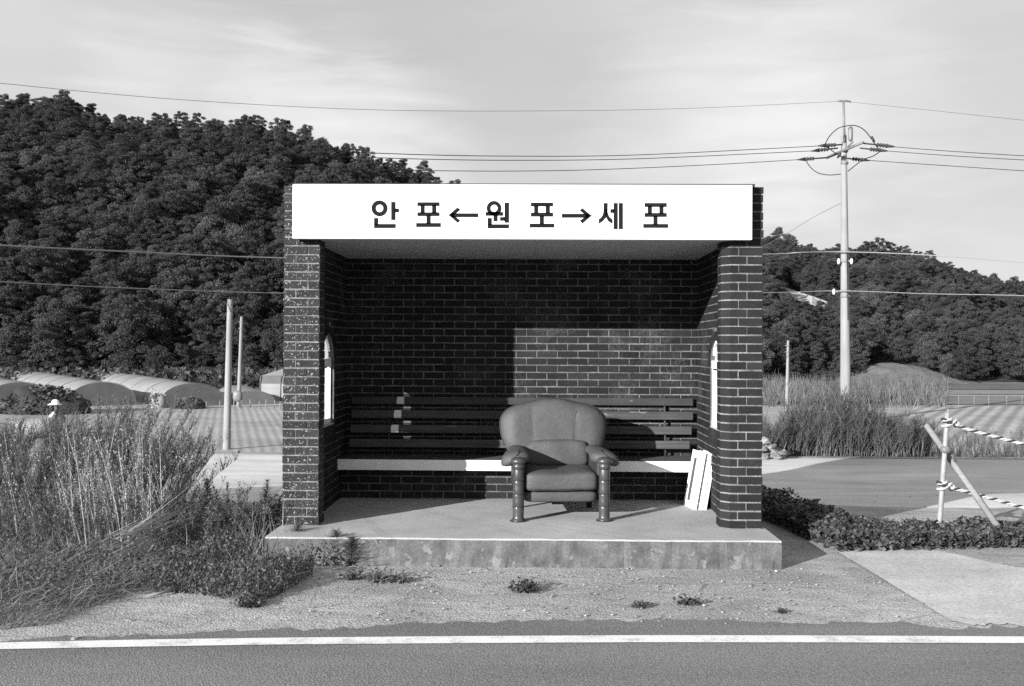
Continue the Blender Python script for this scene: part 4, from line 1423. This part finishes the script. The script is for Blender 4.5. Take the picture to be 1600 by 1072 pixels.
def rope(pts, knot, label):
    path = spline([at(x, y, D) for x, y, D in pts], 60)
    L_ = 0
    st = [[], [], []]
    for i, p in enumerate(path):
        d = (path[min(i + 1, len(path) - 1)] - path[max(i - 1, 0)]).normalized()
        if i: L_ += (p - path[i - 1]).length
        a = d.cross(Vector((0, 0, 1))).normalized(); b = a.cross(d)
        for k in range(3):
            an = L_ / .105 * 2 * math.pi + k * 2 * math.pi / 3
            st[k].append(p + (a * math.cos(an) + b * math.sin(an)) * .0072)
    mb = MB()
    for k in range(3):
        mb.tube(st[k], .009, 7, mi=1 if k == 0 else 0)
    kx, ky, D = knot
    c = at(kx, ky, D)
    for j, (dz, tilt) in enumerate(((-.022, .25), (.0, -.3), (.022, .35), (.012, -.5))):
        loop = []
        for k in range(22):
            an = 2 * math.pi * k / 21
            loop.append(c + Vector((.036 * math.cos(an), .036 * math.sin(an), dz + .036 * math.cos(an) * tilt)))
        mb.tube(loop, .0115, 7, mi=1 if j in (1, 3) else 0)
    q = c + Vector((.062, -.028, -.005))
    for j in range(3):
        loop = [q + Vector((.026 * math.cos(2 * math.pi * k / 14), .02 * math.sin(2 * math.pi * k / 14 + j), .026 * math.sin(2 * math.pi * k / 14) * (1 if j else .6))) for k in range(15)]
        mb.tube(loop, .0115, 7, mi=1 if j == 1 else 0)
    return tag(mb.build('rope', [M['rope_white'], M['rope_black']]), label, 'rope', 'black and white ropes of the fence')


rope([(1484, 661, 8.43), (1520, 673, 8.42), (1560, 683.5, 8.41), (1600, 694, 8.4), (1720, 722, 8.3), (1840, 735, 8.2)], (1479.5, 660, 8.46), 'upper twisted black and white rope tied near the post top')
rope([(1474, 759, 8.43), (1510, 768, 8.42), (1550, 779, 8.41), (1600, 793, 8.4), (1720, 822, 8.3), (1840, 835, 8.2)], (1472, 758.5, 8.46), 'lower twisted black and white rope tied at the post middle')

# ------------------------------------------------------------------ things in the far fields on the left
def tunnel(fpx, bpx, Df, Db_, w_, h_, label):
    a, b = at(fpx, 640, Df), at(bpx, 640, Db_)
    a.z = b.z = FLOOR
    d = (b - a).normalized(); s = Vector((d.y, -d.x, 0))
    mb = MB()
    n, m_ = 14, 12
    vs = []
    for j in range(m_ + 1):
        c = a + (b - a) * (j / m_)
        for k in range(n + 1):
            an = math.pi * k / n
            sag = 1 - .025 * (j % 2)
            vs.append(c + s * (w_ / 2 * math.cos(an)) + Vector((0, 0, h_ * sag * math.sin(an) ** .8)))
    mb.add(vs, [(j * (n + 1) + k, j * (n + 1) + k + 1, (j + 1) * (n + 1) + k + 1, (j + 1) * (n + 1) + k) for j in range(m_) for k in range(n)], 0, 1, True)
    o = tag(mb.build('greenhouse_tunnel', M['vinyl_sheet']), label, 'greenhouse', 'low plastic greenhouse tunnels')
    for c in (a - d * .003, b + d * .003):
        e = MB()
        e.add([c + s * (w_ / 2 * math.cos(math.pi * k / n)) + Vector((0, 0, h_ * math.sin(math.pi * k / n) ** .8)) for k in range(n + 1)], [tuple(range(n + 1))])
        e.build('end_panel', M['vinyl_end'], o)
    for j in range(0, m_ + 1, 2):
        e = MB()
        c = a + (b - a) * (j / m_)
        e.tube([c + s * ((w_ / 2 + .02) * math.cos(math.pi * k / n)) + Vector((0, 0, (h_ + .02) * math.sin(math.pi * k / n) ** .8)) for k in range(n + 1)], .012, 5)
        e.build('hoop', M['galv'], o)


tunnel(302, 170, 44.5, 63, 2.9, 1.02, 'pale plastic tunnel with its dark end beside the small dark mound')
tunnel(160, 42, 44.5, 63, 2.9, 1.05, 'middle pale plastic tunnel behind the dark shrub mound')
tunnel(30, -70, 45, 63, 2.9, 1.0, 'leftmost pale plastic tunnel, mostly behind the dark shrub mound')
tunnel(392, 370, 46, 52, 2.2, .62, 'small low plastic tunnel right of the distant slim pole')
# taller plastic house, partly behind the shelter
mb = MB()
a = at(406, 640, 49); x0 = a.x
for k, (z0, z1, in0, in1) in enumerate(((FLOOR, FLOOR + .85, 0, 0), (FLOOR + .85, FLOOR + 1.25, .0, .05), (FLOOR + 1.25, FLOOR + 1.95, .05, 1.9))):
    mb.add([(x0 + in0, 49 + in0, z0), (x0 + 7 - in0, 49 + in0, z0), (x0 + 7 - in1, 49 + in1 * 1.2, z1), (x0 + in1, 49 + in1 * 1.2, z1), (x0 + in0, 58 - in0, z0), (x0 + 7 - in0, 58 - in0, z0), (x0 + 7 - in1, 58 - in1, z1), (x0 + in1, 58 - in1, z1)],
           [(0, 1, 2, 3), (1, 5, 6, 2), (5, 4, 7, 6), (4, 0, 3, 7)] + ([(3, 2, 6, 7)] if k == 2 else []), 1 if k == 1 else 0)
gh = tag(mb.build('greenhouse', [M['vinyl_sheet'], M['vinyl_end']]), 'larger pale plastic greenhouse just left of the shelter', 'greenhouse')
for k in range(4):
    mb = MB()
    mb.tube([(x0 + .02 + k, 48.98, FLOOR), (x0 + .02 + k, 48.98, FLOOR + 1.25)], .02, 6)
    mb.build('post', M['galv'], gh)


def mound(name, c, s, mat, label, cat, leaf=None, n=900):
    mb = MB()
    ph = random.uniform(0, 6)
    fn = lambda q: Vector((q.x + .08 * s[0] * math.sin(q.z * 5 + ph), q.y, q.z + .07 * s[2] * math.sin(q.x * 4 / s[0] * 2 + ph)))
    mb.puff(c, s, 2.2, 28, 14, fn=fn, pz=2.2)
    o = mb.build(name, mat)
    if leaf:
        d = rng.normal(size=(n, 3)); d /= np.linalg.norm(d, axis=1)[:, None]; d[:, 2] = np.abs(d[:, 2])
        P = np.array(c) + d * np.array(s) * .5 * rng.uniform(.9, 1.12, (n, 1))
        V, Q = leaves(P, rng.uniform(.08, .2, n), 1.0)
        link('foliage', arrays_mesh('foliage', V, Q, leaf, rng.uniform(.4, 1.5, n)), o)
    return tag(o, label, cat)


mound('shrub_mound', at(70, 640, 39) + Vector((0, 0, -.2)), (3.3, 2.0, 2.1), M['net'], 'broad dark overgrown mound in front of the left tunnels', 'shrub', M['weed_green'], 2600)
mound('net_mound', at(297, 641, 42.5), (1.25, 1.1, 1.0), M['net'], 'small dark net-covered mound before the tunnel end', 'mound', M['weed_green'], 500)
mound('straw_heap', at(247, 641, 42.8), (.75, .7, 1.35), surf('straw', .22, rough=1, var=.3, scale=4, bump=.6, bump_scale=12, bump_dist=.05), 'pale pointed straw heap left of the small dark mound', 'heap', M['weed_dry'], 300)
mound('tarp_cover', at(52, 667, 29), (1.5, 1.3, .62), M['tarp'], 'pale rounded tarpaulin cover behind the tall weeds', 'tarpaulin')
for k, px in enumerate((365, 377, 391, 405, 415, 429, 437, 352, 343, 322)):
    p = at(px, 641, 42.4 + .3 * (k % 3))
    mb = MB(); mb.tube([(p.x, p.y, FLOOR), (p.x + random.uniform(-.03, .03), p.y, at(px, 626 + random.uniform(-2, 2), 42.4).z)], .018, 6)
    tag(mb.build('crop_stake', M['cable_pale']), 'thin pale stake in the crop row under the left poles', 'stake', 'stakes along the far edge of the left field')
for k, px in enumerate((1472, 1498, 1522, 1545, 1573, 1597)):
    p = at(px, 632, 48.5)
    mb = MB(); mb.tube([(p.x, p.y, FLOOR), (p.x, p.y, at(px, 618, 48.5).z)], .014, 6)
    tag(mb.build('crop_stake', M['brace']), 'thin pale stake along the far edge of the right field', 'stake', 'stakes along the far edge of the right field')

# crouching field worker, half hidden by the weeds
wk = empty('person', (at(96, 640, 31).x, 31, FLOOR))
tag(wk, 'person in a white brimmed hat crouching in the field behind the weeds', 'person')
J = [(0, 0, .30), (-.05, 0, .48), (-.12, 0, .66), (-.15, 0, .74), (-.18, 0, .86),
     (-.10, -.18, .64), (-.24, -.24, .46), (-.42, -.2, .38), (-.10, .18, .64), (-.26, .22, .45), (-.44, .14, .36),
     (-.02, -.11, .28), (-.36, -.16, .42), (-.20, -.16, .06), (-.34, -.17, .03), (-.02, .11, .28), (-.36, .16, .42), (-.20, .16, .06), (-.34, .17, .03)]
E = [(0, 1), (1, 2), (2, 3), (3, 4), (2, 5), (5, 6), (6, 7), (2, 8), (8, 9), (9, 10), (0, 11), (11, 12), (12, 13), (13, 14), (0, 15), (15, 16), (16, 17), (17, 18)]
Rad = [.15, .14, .15, .055, .095, .06, .045, .035, .06, .045, .035, .1, .075, .05, .04, .1, .075, .05, .04]
me = bpy.data.meshes.new('person'); me.from_pydata(J, E, []); me.materials.append(M['cloth_dark'])
body = link('body', me, wk)
md = body.modifiers.new('skin', 'SKIN')
for i, r_ in enumerate(Rad): me.skin_vertices[0].data[i].radius = (r_, r_)
me.skin_vertices[0].data[0].use_root = True
sb_ = body.modifiers.new('sub', 'SUBSURF'); sb_.levels = 1; sb_.render_levels = 2
mb = MB()
mb.lathe([(.20, -.035), (.205, -.03), (.12, .02), (.105, .08), (.07, .12), (.01, .13)], (-.19, 0, .90), 20)
mb.tube([(-.30, -.08, .90), (-.40, 0, .86), (-.30, .08, .90)], [.03, .05, .03], 8, flat=.3)
mb.build('hat', M['cloth_white'], wk)
for sx in (-1, 1):
    mb = MB(); mb.tube([(-.12, sx * .19, .62), (-.22, sx * .24, .50), (-.26, sx * .235, .45)], [.07, .06, .052], 10)
    mb.build('sleeve', M['cloth_white'], wk)

# ------------------------------------------------------------------ vegetation
def rand_in(n, fn):
    """n points from fn() -> (x, y) or None"""
    out = []
    while len(out) < n:
        p = fn()
        if p: out.append(p)
    return np.array(out)


def with_z(P, dz=0.0):
    return np.array([(x, y, height(x, y) + dz) for x, y in P])


def stuff(name, parts, mat, label):
    V, Q, T = join(parts)
    return tag(link(name, arrays_mesh(name, V, Q, mat, T)), label, None, None, 'stuff')


def twiggy(P, H, lean, nt, tone, w_=.006, tw=.003, tl=(.10, .26), start=.2, spread=.55, leaf=1.3):
    """upright fine-stemmed weeds with many ascending side twigs"""
    n = len(P)
    D = np.stack([rng.normal(lean, .13, n), rng.normal(0, .12, n), np.ones(n)], 1)
    bend = np.stack([rng.normal(lean * .8, .12, n), rng.normal(0, .1, n), rng.normal(-.05, .03, n)], 1)
    out = [ribbons(P, D, H, w_, bend, 5) + (np.repeat(rng.uniform(.7, 1.3, n) * tone, 5),)]
    Dn = D / np.linalg.norm(D, axis=1)[:, None]
    idx = np.repeat(np.arange(n), nt)
    u = start + (1 - start) * rng.random(len(idx)) ** .8
    Hh = np.broadcast_to(H, (n,))[idx]
    B = P[idx] + Dn[idx] * (Hh * u)[:, None] + bend[idx] * (Hh * u * u)[:, None]
    an = rng.uniform(0, 2 * math.pi, len(idx))
    TD = np.stack([np.cos(an) * spread, np.sin(an) * spread, rng.uniform(.5, 1.2, len(idx))], 1) + Dn[idx] * .3
    L_ = rng.uniform(tl[0], tl[1], len(idx)) * (1.15 - .6 * u)
    out.append(ribbons(B, TD, L_, tw, rng.normal(0, .12, (len(idx), 3)), 3) + (np.repeat(rng.uniform(.6, 1.5, len(idx)) * tone, 3),))
    # tiny leaflets along the twigs
    k = rng.integers(0, len(idx), int(len(idx) * leaf))
    C = B[k] + TD[k] / np.linalg.norm(TD[k], axis=1)[:, None] * (L_[k] * rng.uniform(.3, 1.0, len(k)))[:, None]
    V, Q = cards(C, rng.uniform(.005, .012, len(k)), 3.0, up=.6)
    out.append((V, Q, rng.uniform(.6, 1.6, len(k)) * tone))
    return out


def wpx(px0, px1, D0, D1):
    def f():
        px, D = random.uniform(px0, px1), random.uniform(D0, D1)
        return (at(px, 700, D).x, D)
    return f


# tall feathery weeds on the left
parts = []
P = with_z(rand_in(150, wpx(-160, 235, 7.9, 10.2)))
Hs = np.array([(.78 if x < -4.1 else 1.02) * random.uniform(.62, 1.12) for x, y, z in P])
parts += twiggy(P, Hs, .13, 120, .95, .006, .0035, (.12, .34), .15, .42, 1.0)
P = with_z(rand_in(26, wpx(205, 285, 8.3, 9.8)))
parts += twiggy(P, rng.uniform(.45, .85, len(P)), .30, 90, .9, .006, .0035, (.1, .28), .15, .42, 1.0)
P = with_z(rand_in(60, wpx(-600, -160, 8.0, 11)))
parts += twiggy(P, rng.uniform(.6, 1.0, len(P)), .1, 40, .8)
stuff('weeds', parts, M['weed_green'], 'tall feathery weeds on the verge left of the shelter')

# dry stalks standing and lying
parts = []
P = np.concatenate([with_z(rand_in(62, wpx(100, 195, 7.35, 7.8))), with_z(rand_in(44, wpx(185, 275, 7.4, 7.95))), with_z(rand_in(16, wpx(-40, 60, 7.4, 7.7))), with_z(rand_in(40, wpx(-150, 260, 8.0, 9.5)))])
n = len(P)
D = np.stack([rng.normal(-.05, .07, n), rng.normal(-.05, .08, n), np.ones(n)], 1)
bend = np.stack([rng.normal(-.06, .09, n), rng.normal(0, .06, n), np.zeros(n)], 1)
H = rng.uniform(.5, 1.0, n)
parts.append(ribbons(P, D, H, rng.uniform(.009, .015, n), bend, 6) + (np.repeat(rng.uniform(.55, 1.3, n), 6),))
Dn = D / np.linalg.norm(D, axis=1)[:, None]
idx = np.repeat(np.arange(n), 48)                      # dried seed heads clinging to the stalk
u = rng.uniform(.35, 1.0, len(idx))
C = P[idx] + Dn[idx] * (H[idx] * u)[:, None] + bend[idx] * (H[idx] * u * u)[:, None] + rng.normal(0, .008, (len(idx), 3))
parts.append(cards(C, rng.uniform(.004, .009, len(idx)), 2.6, up=1.5) + (rng.uniform(.5, 1.3, len(idx)),))
# bundle fallen along the ground
a0, a1 = gnd(175, 893), gnd(335, 838)
n = 70
u = rng.uniform(-.05, .4, n)
B = np.array([[a0.x + (a1.x - a0.x) * k + random.gauss(0, .04), a0.y + (a1.y - a0.y) * k + random.gauss(0, .07), random.uniform(.10, .26)] for k in u])
D = np.tile(np.array([a1.x - a0.x, a1.y - a0.y, .12]), (n, 1)) + rng.normal(0, .16, (n, 3)) * np.array([.5, 1, .5])
parts.append(ribbons(B, D, rng.uniform(.35, .95, n), rng.uniform(.006, .013, n), rng.normal(0, .06, (n, 3)), 5) + (np.repeat(rng.uniform(.7, 1.5, n), 5),))
# loose straws at random slopes over the low growth
P = with_z(rand_in(150, wpx(0, 460, 7.0, 8.2)), .03)
n = len(P)
D = rng.normal(0, 1, (n, 3)); D[:, 2] = np.abs(D[:, 2]) * .8 + .15
parts.append(ribbons(P, D, rng.uniform(.08, .34, n), rng.uniform(.003, .007, n), rng.normal(0, .2, (n, 3)), 4) + (np.repeat(rng.uniform(.4, 1.2, n), 4),))
P = with_z(rand_in(34, wpx(385, 455, 7.0, 7.5)))
n = len(P)
D = np.stack([rng.normal(0, .15, n), rng.normal(0, .15, n), np.ones(n)], 1)
parts.append(ribbons(P, D, rng.uniform(.18, .5, n), rng.uniform(.003, .007, n), rng.normal(0, .2, (n, 3)), 5) + (np.repeat(rng.uniform(.5, 1.2, n), 5),))
stuff('dry_stalks', parts, M['stalk'], 'pale dry stalks standing and fallen among the weeds')

# low dark leafy growth on the left verge
def verge():
    px, py = random.uniform(-200, 490), random.uniform(770, 950)
    lim = interp([(-200, 975), (0, 940), (120, 938), (210, 925), (300, 928), (400, 945), (450, 925), (500, 893)], px)
    hi = interp([(-200, 760), (200, 790), (330, 800), (440, 815), (470, 868), (490, 880)], px)
    if not hi < py < lim: return None
    if px < 235 and random.random() < .72: return None
    p = gnd(px, py)
    if p.x > -1.93 and p.y > 7.08: return None
    return (p.x, p.y)


P = with_z(rand_in(33000, verge))
# growth thins towards its ragged lower edge and piles up in tussocks
hump = np.array([max(0.0, .5 + .5 * math.sin(x * 5.3 + y * 3.1) * math.cos(y * 6.7 - x * 2.2)) for x, y, z in P])
P[:, 2] += rng.uniform(0, 1, len(P)) ** 1.3 * (.05 + .17 * hump)
V, Q = cards(P, rng.uniform(.007, .019, len(P)), 1.7, up=.4)
parts = [(V, Q, rng.uniform(.3, 1.35, len(P)))]
P4 = with_z(rand_in(4200, verge)); n = len(P4)
D = rng.normal(0, .7, (n, 3)); D[:, 2] = np.abs(D[:, 2]) + .5
parts.append(ribbons(P4, D, rng.uniform(.06, .24, n), .004, rng.normal(0, .25, (n, 3)), 4) + (np.repeat(rng.uniform(.5, 1.9, n), 4),))
P2 = with_z(rand_in(120, lambda: wpx(255, 480, 7.3, 8.6)()))
P2 = P2[P2[:, 0] < -2.05]
parts += twiggy(P2, rng.uniform(.22, .46, len(P2)), .05, 26, 1.0, .005, .003, (.05, .14))
P3 = with_z(rand_in(160, lambda: wpx(-200, 260, 7.2, 8.2)()))
parts += twiggy(P3, rng.uniform(.2, .5, len(P3)), .0, 24, .9, .005, .003, (.05, .16))
stuff('undergrowth', parts, M['weed_green'], 'low dark leafy undergrowth along the left verge')

# soft grass on the verge edge, lower left
def soft():
    px, py = random.uniform(-300, 215), random.uniform(905, 985)
    if py > interp([(-300, 990), (0, 985), (70, 978), (130, 955), (215, 925)], px): return None
    p = gnd(px, py); return (p.x, p.y)


P = with_z(rand_in(6500, soft))
cl = np.array([.5 + .5 * math.sin(x * 9) * math.sin(y * 11 + x * 3) for x, y, z in P])
n = len(P)
D = np.stack([rng.normal(.25, .35, n), rng.normal(-.1, .35, n), np.full(n, .8)], 1)
stuff('grass', [ribbons(P, D, rng.uniform(.05, .12, n) + .12 * cl * rng.random(n), .004, np.stack([rng.normal(.3, .25, n), rng.normal(-.1, .3, n), rng.normal(-.4, .15, n)], 1), 4) + (np.repeat(rng.uniform(.5, 1.3, n), 4),)], M['grass_blade'], 'soft bent grass at the road edge on the left')

# vine bed on the right
BED_F = [(1170, 815), (1195, 815), (1240, 835), (1290, 856), (1312, 864), (1400, 863), (1600, 861), (1900, 870)]
BED_B = [(1170, 775), (1200, 783), (1250, 802), (1300, 818), (1400, 838), (1460, 838), (1500, 832), (1560, 832), (1600, 837), (1900, 842)]


def bed():
    px, py = random.uniform(1185, 1900), random.uniform(780, 872)
    if not interp(BED_B, px) < py < interp(BED_F, px): return None
    p = gnd(px, py)
    return (p.x, p.y) if p.x > 1.9 else None


P = with_z(rand_in(30000, bed))
hump = np.array([.55 + .45 * math.sin(x * 6.1 + 1) * math.sin(y * 8.3 + x * 2) for x, y, z in P])
P[:, 2] += .015 + (rng.uniform(0, 1, len(P)) ** .8) * (.05 + .09 * hump) * np.where(P[:, 0] < 2.6, 1.5, 1.0)
V, Q = leaves(P, rng.uniform(.018, .046, len(P)), 1.0)
parts = [(V, Q, rng.uniform(.35, 1.7, len(P)))]
Pv = with_z(rand_in(500, bed), .02)
D = rng.normal(0, 1, (500, 3)); D[:, 2] = np.abs(D[:, 2]) + .4
parts.append(ribbons(Pv, D, rng.uniform(.06, .19, 500), .006, rng.normal(0, .2, (500, 3)), 4) + (np.repeat(rng.uniform(.6, 1.4, 500), 4),))
stuff('ground_cover', parts, M['vine_leaf'], 'bed of dark leafy vines beside the shelter on the right')

# tall grass on the bank at the right rear
parts = []
P = with_z(rand_in(5200, wpx(1150, 1445, 18.4, 21.5)))
n = len(P)
hs = np.array([interp([(1.5, 1.5), (4.2, 1.32), (5.2, 1.35), (6.0, 1.2), (7.0, .75)], x * 15.3 / y) for x, y, z in P]) * 1.1 * np.array([.75 + .35 * math.sin(x * 3.1) * math.cos(y * 2.3 + x) for x, y, z in P])
hz = hs * rng.uniform(.35, 1.0, n) - 0.0
hz = np.where(P[:, 1] > 19.6, hz + .35, hz) * .82
D = np.stack([rng.normal(.05, .12, n), rng.normal(0, .12, n), np.ones(n)], 1)
parts.append(ribbons(P, D, hz, rng.uniform(.008, .018, n), np.stack([rng.normal(.12, .3, n), rng.normal(0, .22, n), rng.normal(-.18, .12, n)], 1), 4) + (np.repeat(rng.uniform(.3, 1.2, n), 4),))
P = with_z(rand_in(760, wpx(1170, 1440, 18.3, 20.8)))
pt = twiggy(P, rng.uniform(.45, 1.5, len(P)) * np.array([.8 + .3 * math.sin(x * 2.3 + 1) for x, y, z in P]), .05, 70, .62, .010, .007, (.12, .34))
parts += pt
stuff('tall_grass', parts, M['grass_blade'], 'tall grass on the bank behind the shelter on the right')
parts = []
P = with_z(rand_in(150, wpx(1440, 1900, 18.3, 21.0)))
parts += twiggy(P, rng.uniform(.3, .75, len(P)), 0, 34, .9, .010, .006, (.1, .25))
P = with_z(rand_in(2500, wpx(1430, 1900, 18.3, 21.0))); n = len(P)
D = np.stack([rng.normal(0, .25, n), rng.normal(0, .2, n), np.ones(n)], 1)
parts.append(ribbons(P, D, rng.uniform(.2, .55, n), .012, rng.normal(0, .15, (n, 3)), 4) + (np.repeat(rng.uniform(.5, 1.3, n), 4),))
stuff('weeds', parts, M['weed_green'], 'dark low weeds along the far edge of the yard on the right')
# meadow and foot-of-hill growth so the far ground is not bare
parts = []
P = with_z(rand_in(3800, wpx(1180, 1480, 46, 79))); n = len(P)
D = np.stack([rng.normal(0, .25, n), rng.normal(0, .2, n), np.ones(n)], 1)
parts.append(ribbons(P, D, rng.uniform(.25, .9, n), .05, rng.normal(0, .15, (n, 3)), 3) + (np.repeat(rng.uniform(.4, 1.2, n), 3),))
P = with_z(rand_in(3000, wpx(-100, 500, 58, 66))); n = len(P)
V, Q = cards(P + np.stack([np.zeros(n), np.zeros(n), rng.uniform(0, 1.3, n)], 1), rng.uniform(.15, .4, n), 1.4)
parts.append((V, Q, rng.uniform(.2, .7, n)))
stuff('meadow_growth', parts, M['grass_blade'], 'rough meadow grass and scrub below the hills')

# pale wispy dry grass under the tall weeds on the left
def wisp():
    px, py = random.uniform(-300, 270), random.uniform(835, 950)
    if py > interp([(-300, 965), (120, 950), (200, 925), (270, 890)], px): return None
    p = gnd(px, py); return (p.x, p.y)


P = with_z(rand_in(9000, wisp)); n = len(P)
D = np.stack([rng.normal(.1, .6, n), rng.normal(-.1, .5, n), np.full(n, .8)], 1)
stuff('dry_grass', [ribbons(P, D, rng.uniform(.08, .30, n), .0045, np.stack([rng.normal(.2, .35, n), rng.normal(-.1, .3, n), rng.normal(-.45, .2, n)], 1), 4) + (np.repeat(rng.uniform(.3, 1.0, n), 4),)], M['weed_dry'], 'pale wispy dry grass at the foot of the tall weeds')

# plants one can count
def tuft(px, py, w_, h_, n, mat, label, name='weed_tuft', tone=1.0, group='small weed tufts on the gravel'):
    c = gnd(px, py)
    B = np.stack([rng.normal(c.x, w_ * .12, n), rng.normal(c.y, w_ * .08, n), np.full(n, 0.0)], 1)
    D = np.stack([rng.normal(0, .9, n), rng.normal(0, .7, n), rng.uniform(.35, 1.1, n)], 1)
    Vr = [ribbons(B, D, rng.uniform(.4, 1.0, n) * h_, .006, np.stack([rng.normal(0, .3, n), rng.normal(0, .3, n), rng.normal(-.25, .1, n)], 1), 4) + (np.repeat(rng.uniform(.5, 1.4, n) * tone, 4),)]
    C = B + D / np.linalg.norm(D, axis=1)[:, None] * (rng.uniform(.3, .9, n) * h_)[:, None]
    Vr.append(leaves(C, rng.uniform(.012, .028, n), 1.0) + (rng.uniform(.5, 1.3, n) * tone,))
    V, Q, T = join(Vr)
    V = V - np.array([c.x, c.y, 0])
    o = link(name, arrays_mesh(name, V, Q, mat, T))
    o.location = c
    return tag(o, label, 'weed', group)


tuft(818, 924, .24, .10, 260, M['weed_green'], 'dark round weed tuft on the gravel before the armchair', tone=.8)
tuft(1076, 944, .20, .06, 120, M['weed_green'], 'flat dark weed tuft on the gravel right of centre', tone=.7)
tuft(1001, 949, .16, .045, 70, M['weed_green'], 'smaller flat weed tuft beside the flat dark one', tone=.8)
tuft(1222, 958, .10, .03, 40, M['weed_green'], 'tiny weed near the road below the platform corner', tone=.8)
tuft(590, 908, .22, .13, 120, M['grass_blade'], 'pale wispy grass tuft before the platform', tone=.8)
tuft(552, 905, .22, .08, 120, M['weed_green'], 'thin dark weed tuft left of the wispy grass tuft', tone=.9)
tuft(625, 910, .16, .09, 90, M['grass_blade'], 'pale grass tuft right of the wispy one', tone=.7)
tuft(392, 947, .22, .08, 240, M['weed_green'], 'dark weed clump at the front edge of the left growth', tone=.9)


def upright(px, py, h_, n, label, spread=.07, tone=.7, mat='weed_green', D=None):
    c = gnd(px, py)
    parts = [ribbons(np.array([[0, 0, 0.]]), np.array([[.05, 0, 1.]]), h_, .012, np.zeros((1, 3)), 6) + (np.full(6, tone),)]
    n *= 2
    u = rng.random(n) ** .8
    B = np.stack([.05 * h_ * u, np.zeros(n), h_ * u], 1)
    an = rng.uniform(0, 6.28, n)
    Dd = np.stack([np.cos(an), np.sin(an), rng.uniform(.2, 1.0, n)], 1)
    parts.append(ribbons(B, Dd, spread * (1.15 - u) * 1.4 + .012, .005, rng.normal(0, .15, (n, 3)), 3) + (np.repeat(rng.uniform(.6, 1.4, n) * tone, 3),))
    V, Q, T = join(parts)
    o = link('spiky_weed', arrays_mesh('spiky_weed', V, Q, M[mat], T)); o.location = c
    return tag(o, label, 'weed', 'single upright weeds')


upright(321, 826, .42, 190, 'dark conical weed standing alone in the left growth', .10)
upright(414, 822, .40, 130, 'dark slender weed just left of the brick pillar', .09, .6)
upright(523, 882, .24, 150, 'bushy weed growing against the platform front', .12, .75)
upright(548, 884, .20, 150, 'short bushy weed right of the one against the platform', .12, .75)
upright(462, 872, .24, 150, 'bushy weed at the left end of the platform', .12, .75)
P = np.array([[random.uniform(-2.35, -1.96), random.uniform(8.0, 8.8), 0] for i in range(700)])
P[:, 2] = rng.random(700) * .26
V, Q = leaves(P, rng.uniform(.03, .06, 700), .8)
tag(link('shrub', arrays_mesh('shrub', V, Q, M['weed_green'], rng.uniform(.3, 1.0, 700))), 'dark low shrub against the left pillar', 'shrub')

# one long broken cane lying over the growth, and a stick on the gravel
mb = MB(); mb.tube([gnd(228, 880) + Vector((0, 0, .06)), gnd(290, 850) + Vector((0, 0, .28)), at(345, 788, 8.0)], [.008, .007, .004], 6)
tag(mb.build('cane', M['cable_pale']), 'long pale cane slanting up out of the left growth', 'cane')
mb = MB(); mb.tube([gnd(228, 936) + Vector((0, 0, .015)), gnd(252, 932) + Vector((0, 0, .02)), gnd(282, 922) + Vector((0, 0, .03))], [.009, .010, .007], 7)
tag(mb.build('stick', M['cable_pale']), 'short pale stick on the gravel below the left growth', 'stick')

# loose stones
ico = [Vector(p) for p in ((0, 0, 1), (.894, 0, .447), (.276, .851, .447), (-.724, .526, .447), (-.724, -.526, .447), (.276, -.851, .447), (.724, .526, -.447), (-.276, .851, -.447), (-.894, 0, -.447), (-.276, -.851, -.447), (.724, -.526, -.447), (0, 0, -1))]
icof = [(0, 1, 2), (0, 2, 3), (0, 3, 4), (0, 4, 5), (0, 5, 1), (1, 6, 2), (2, 7, 3), (3, 8, 4), (4, 9, 5), (5, 10, 1), (6, 7, 2), (7, 8, 3), (8, 9, 4), (9, 10, 5), (10, 6, 1), (11, 7, 6), (11, 8, 7), (11, 9, 8), (11, 10, 9), (11, 6, 10)]


def stone(mb, c, r, tone):
    s = Vector((random.uniform(.7, 1.3), random.uniform(.7, 1.3), random.uniform(.45, .8))) * r
    rz = random.uniform(0, 6.28)
    m3 = Matrix.Rotation(rz, 3, 'Z')
    mb.add([Vector(c) + m3 @ Vector((p.x * s.x * random.uniform(.8, 1.2), p.y * s.y * random.uniform(.8, 1.2), p.z * s.z + s.z * .3)) for p in ico], icof, 0, tone)


mb = MB()
cnt = 0
while cnt < 3000:
    x, y = random.uniform(-5.5, 7), random.uniform(5.62, 7.2) if random.random() < .8 else random.uniform(9.8, 14.4)
    if y < poly(ed, max(-5, min(5, x))) + .02 - (random.random() < .05) * .25: continue
    if x > 3.0 and 5.5 < y < 8 and random.random() < .8: continue
    stone(mb, (x, y, .004 if (x > 3.0 and y < 8) else height(x, y) + 0.006), random.choice((.003, .004, .004, .005, .006, .009)) * random.uniform(.7, 1.2), random.uniform(.5, 1.25))
    cnt += 1
o = mb.build('gravel', M['stone'])
tag(o, 'loose small stones on the shoulder and track', None, None, 'stuff')
mb = MB()
for i in range(40):
    p = at(random.uniform(1180, 1226), 711, random.uniform(17.7, 18.3)); stone(mb, (p.x, p.y, -.42 + random.uniform(0, .2) * (1 if i % 3 else .2)), random.uniform(.06, .13), random.uniform(.35, .8))
tag(mb.build('rubble', M['stone']), 'heap of pale rubble behind the right pillar', None, None, 'stuff')
for px, py, r_, lab in ((1194, 712, .09, 'rounded pale boulder on the rubble behind the right pillar'), (412, 940, .02, 'white pebble by the left growth'), (116, 1000, .018, 'white pebble on the road edge at the lower left'), (286, 738, .06, 'pale stone on the dirt track'),):
    mb = MB(); stone(mb, gnd(px, py) if py != 712 else at(1194, 691, 17.6), r_ * 1.15, .9)
    tag(mb.build('stone', M['stone']), lab, 'stone')
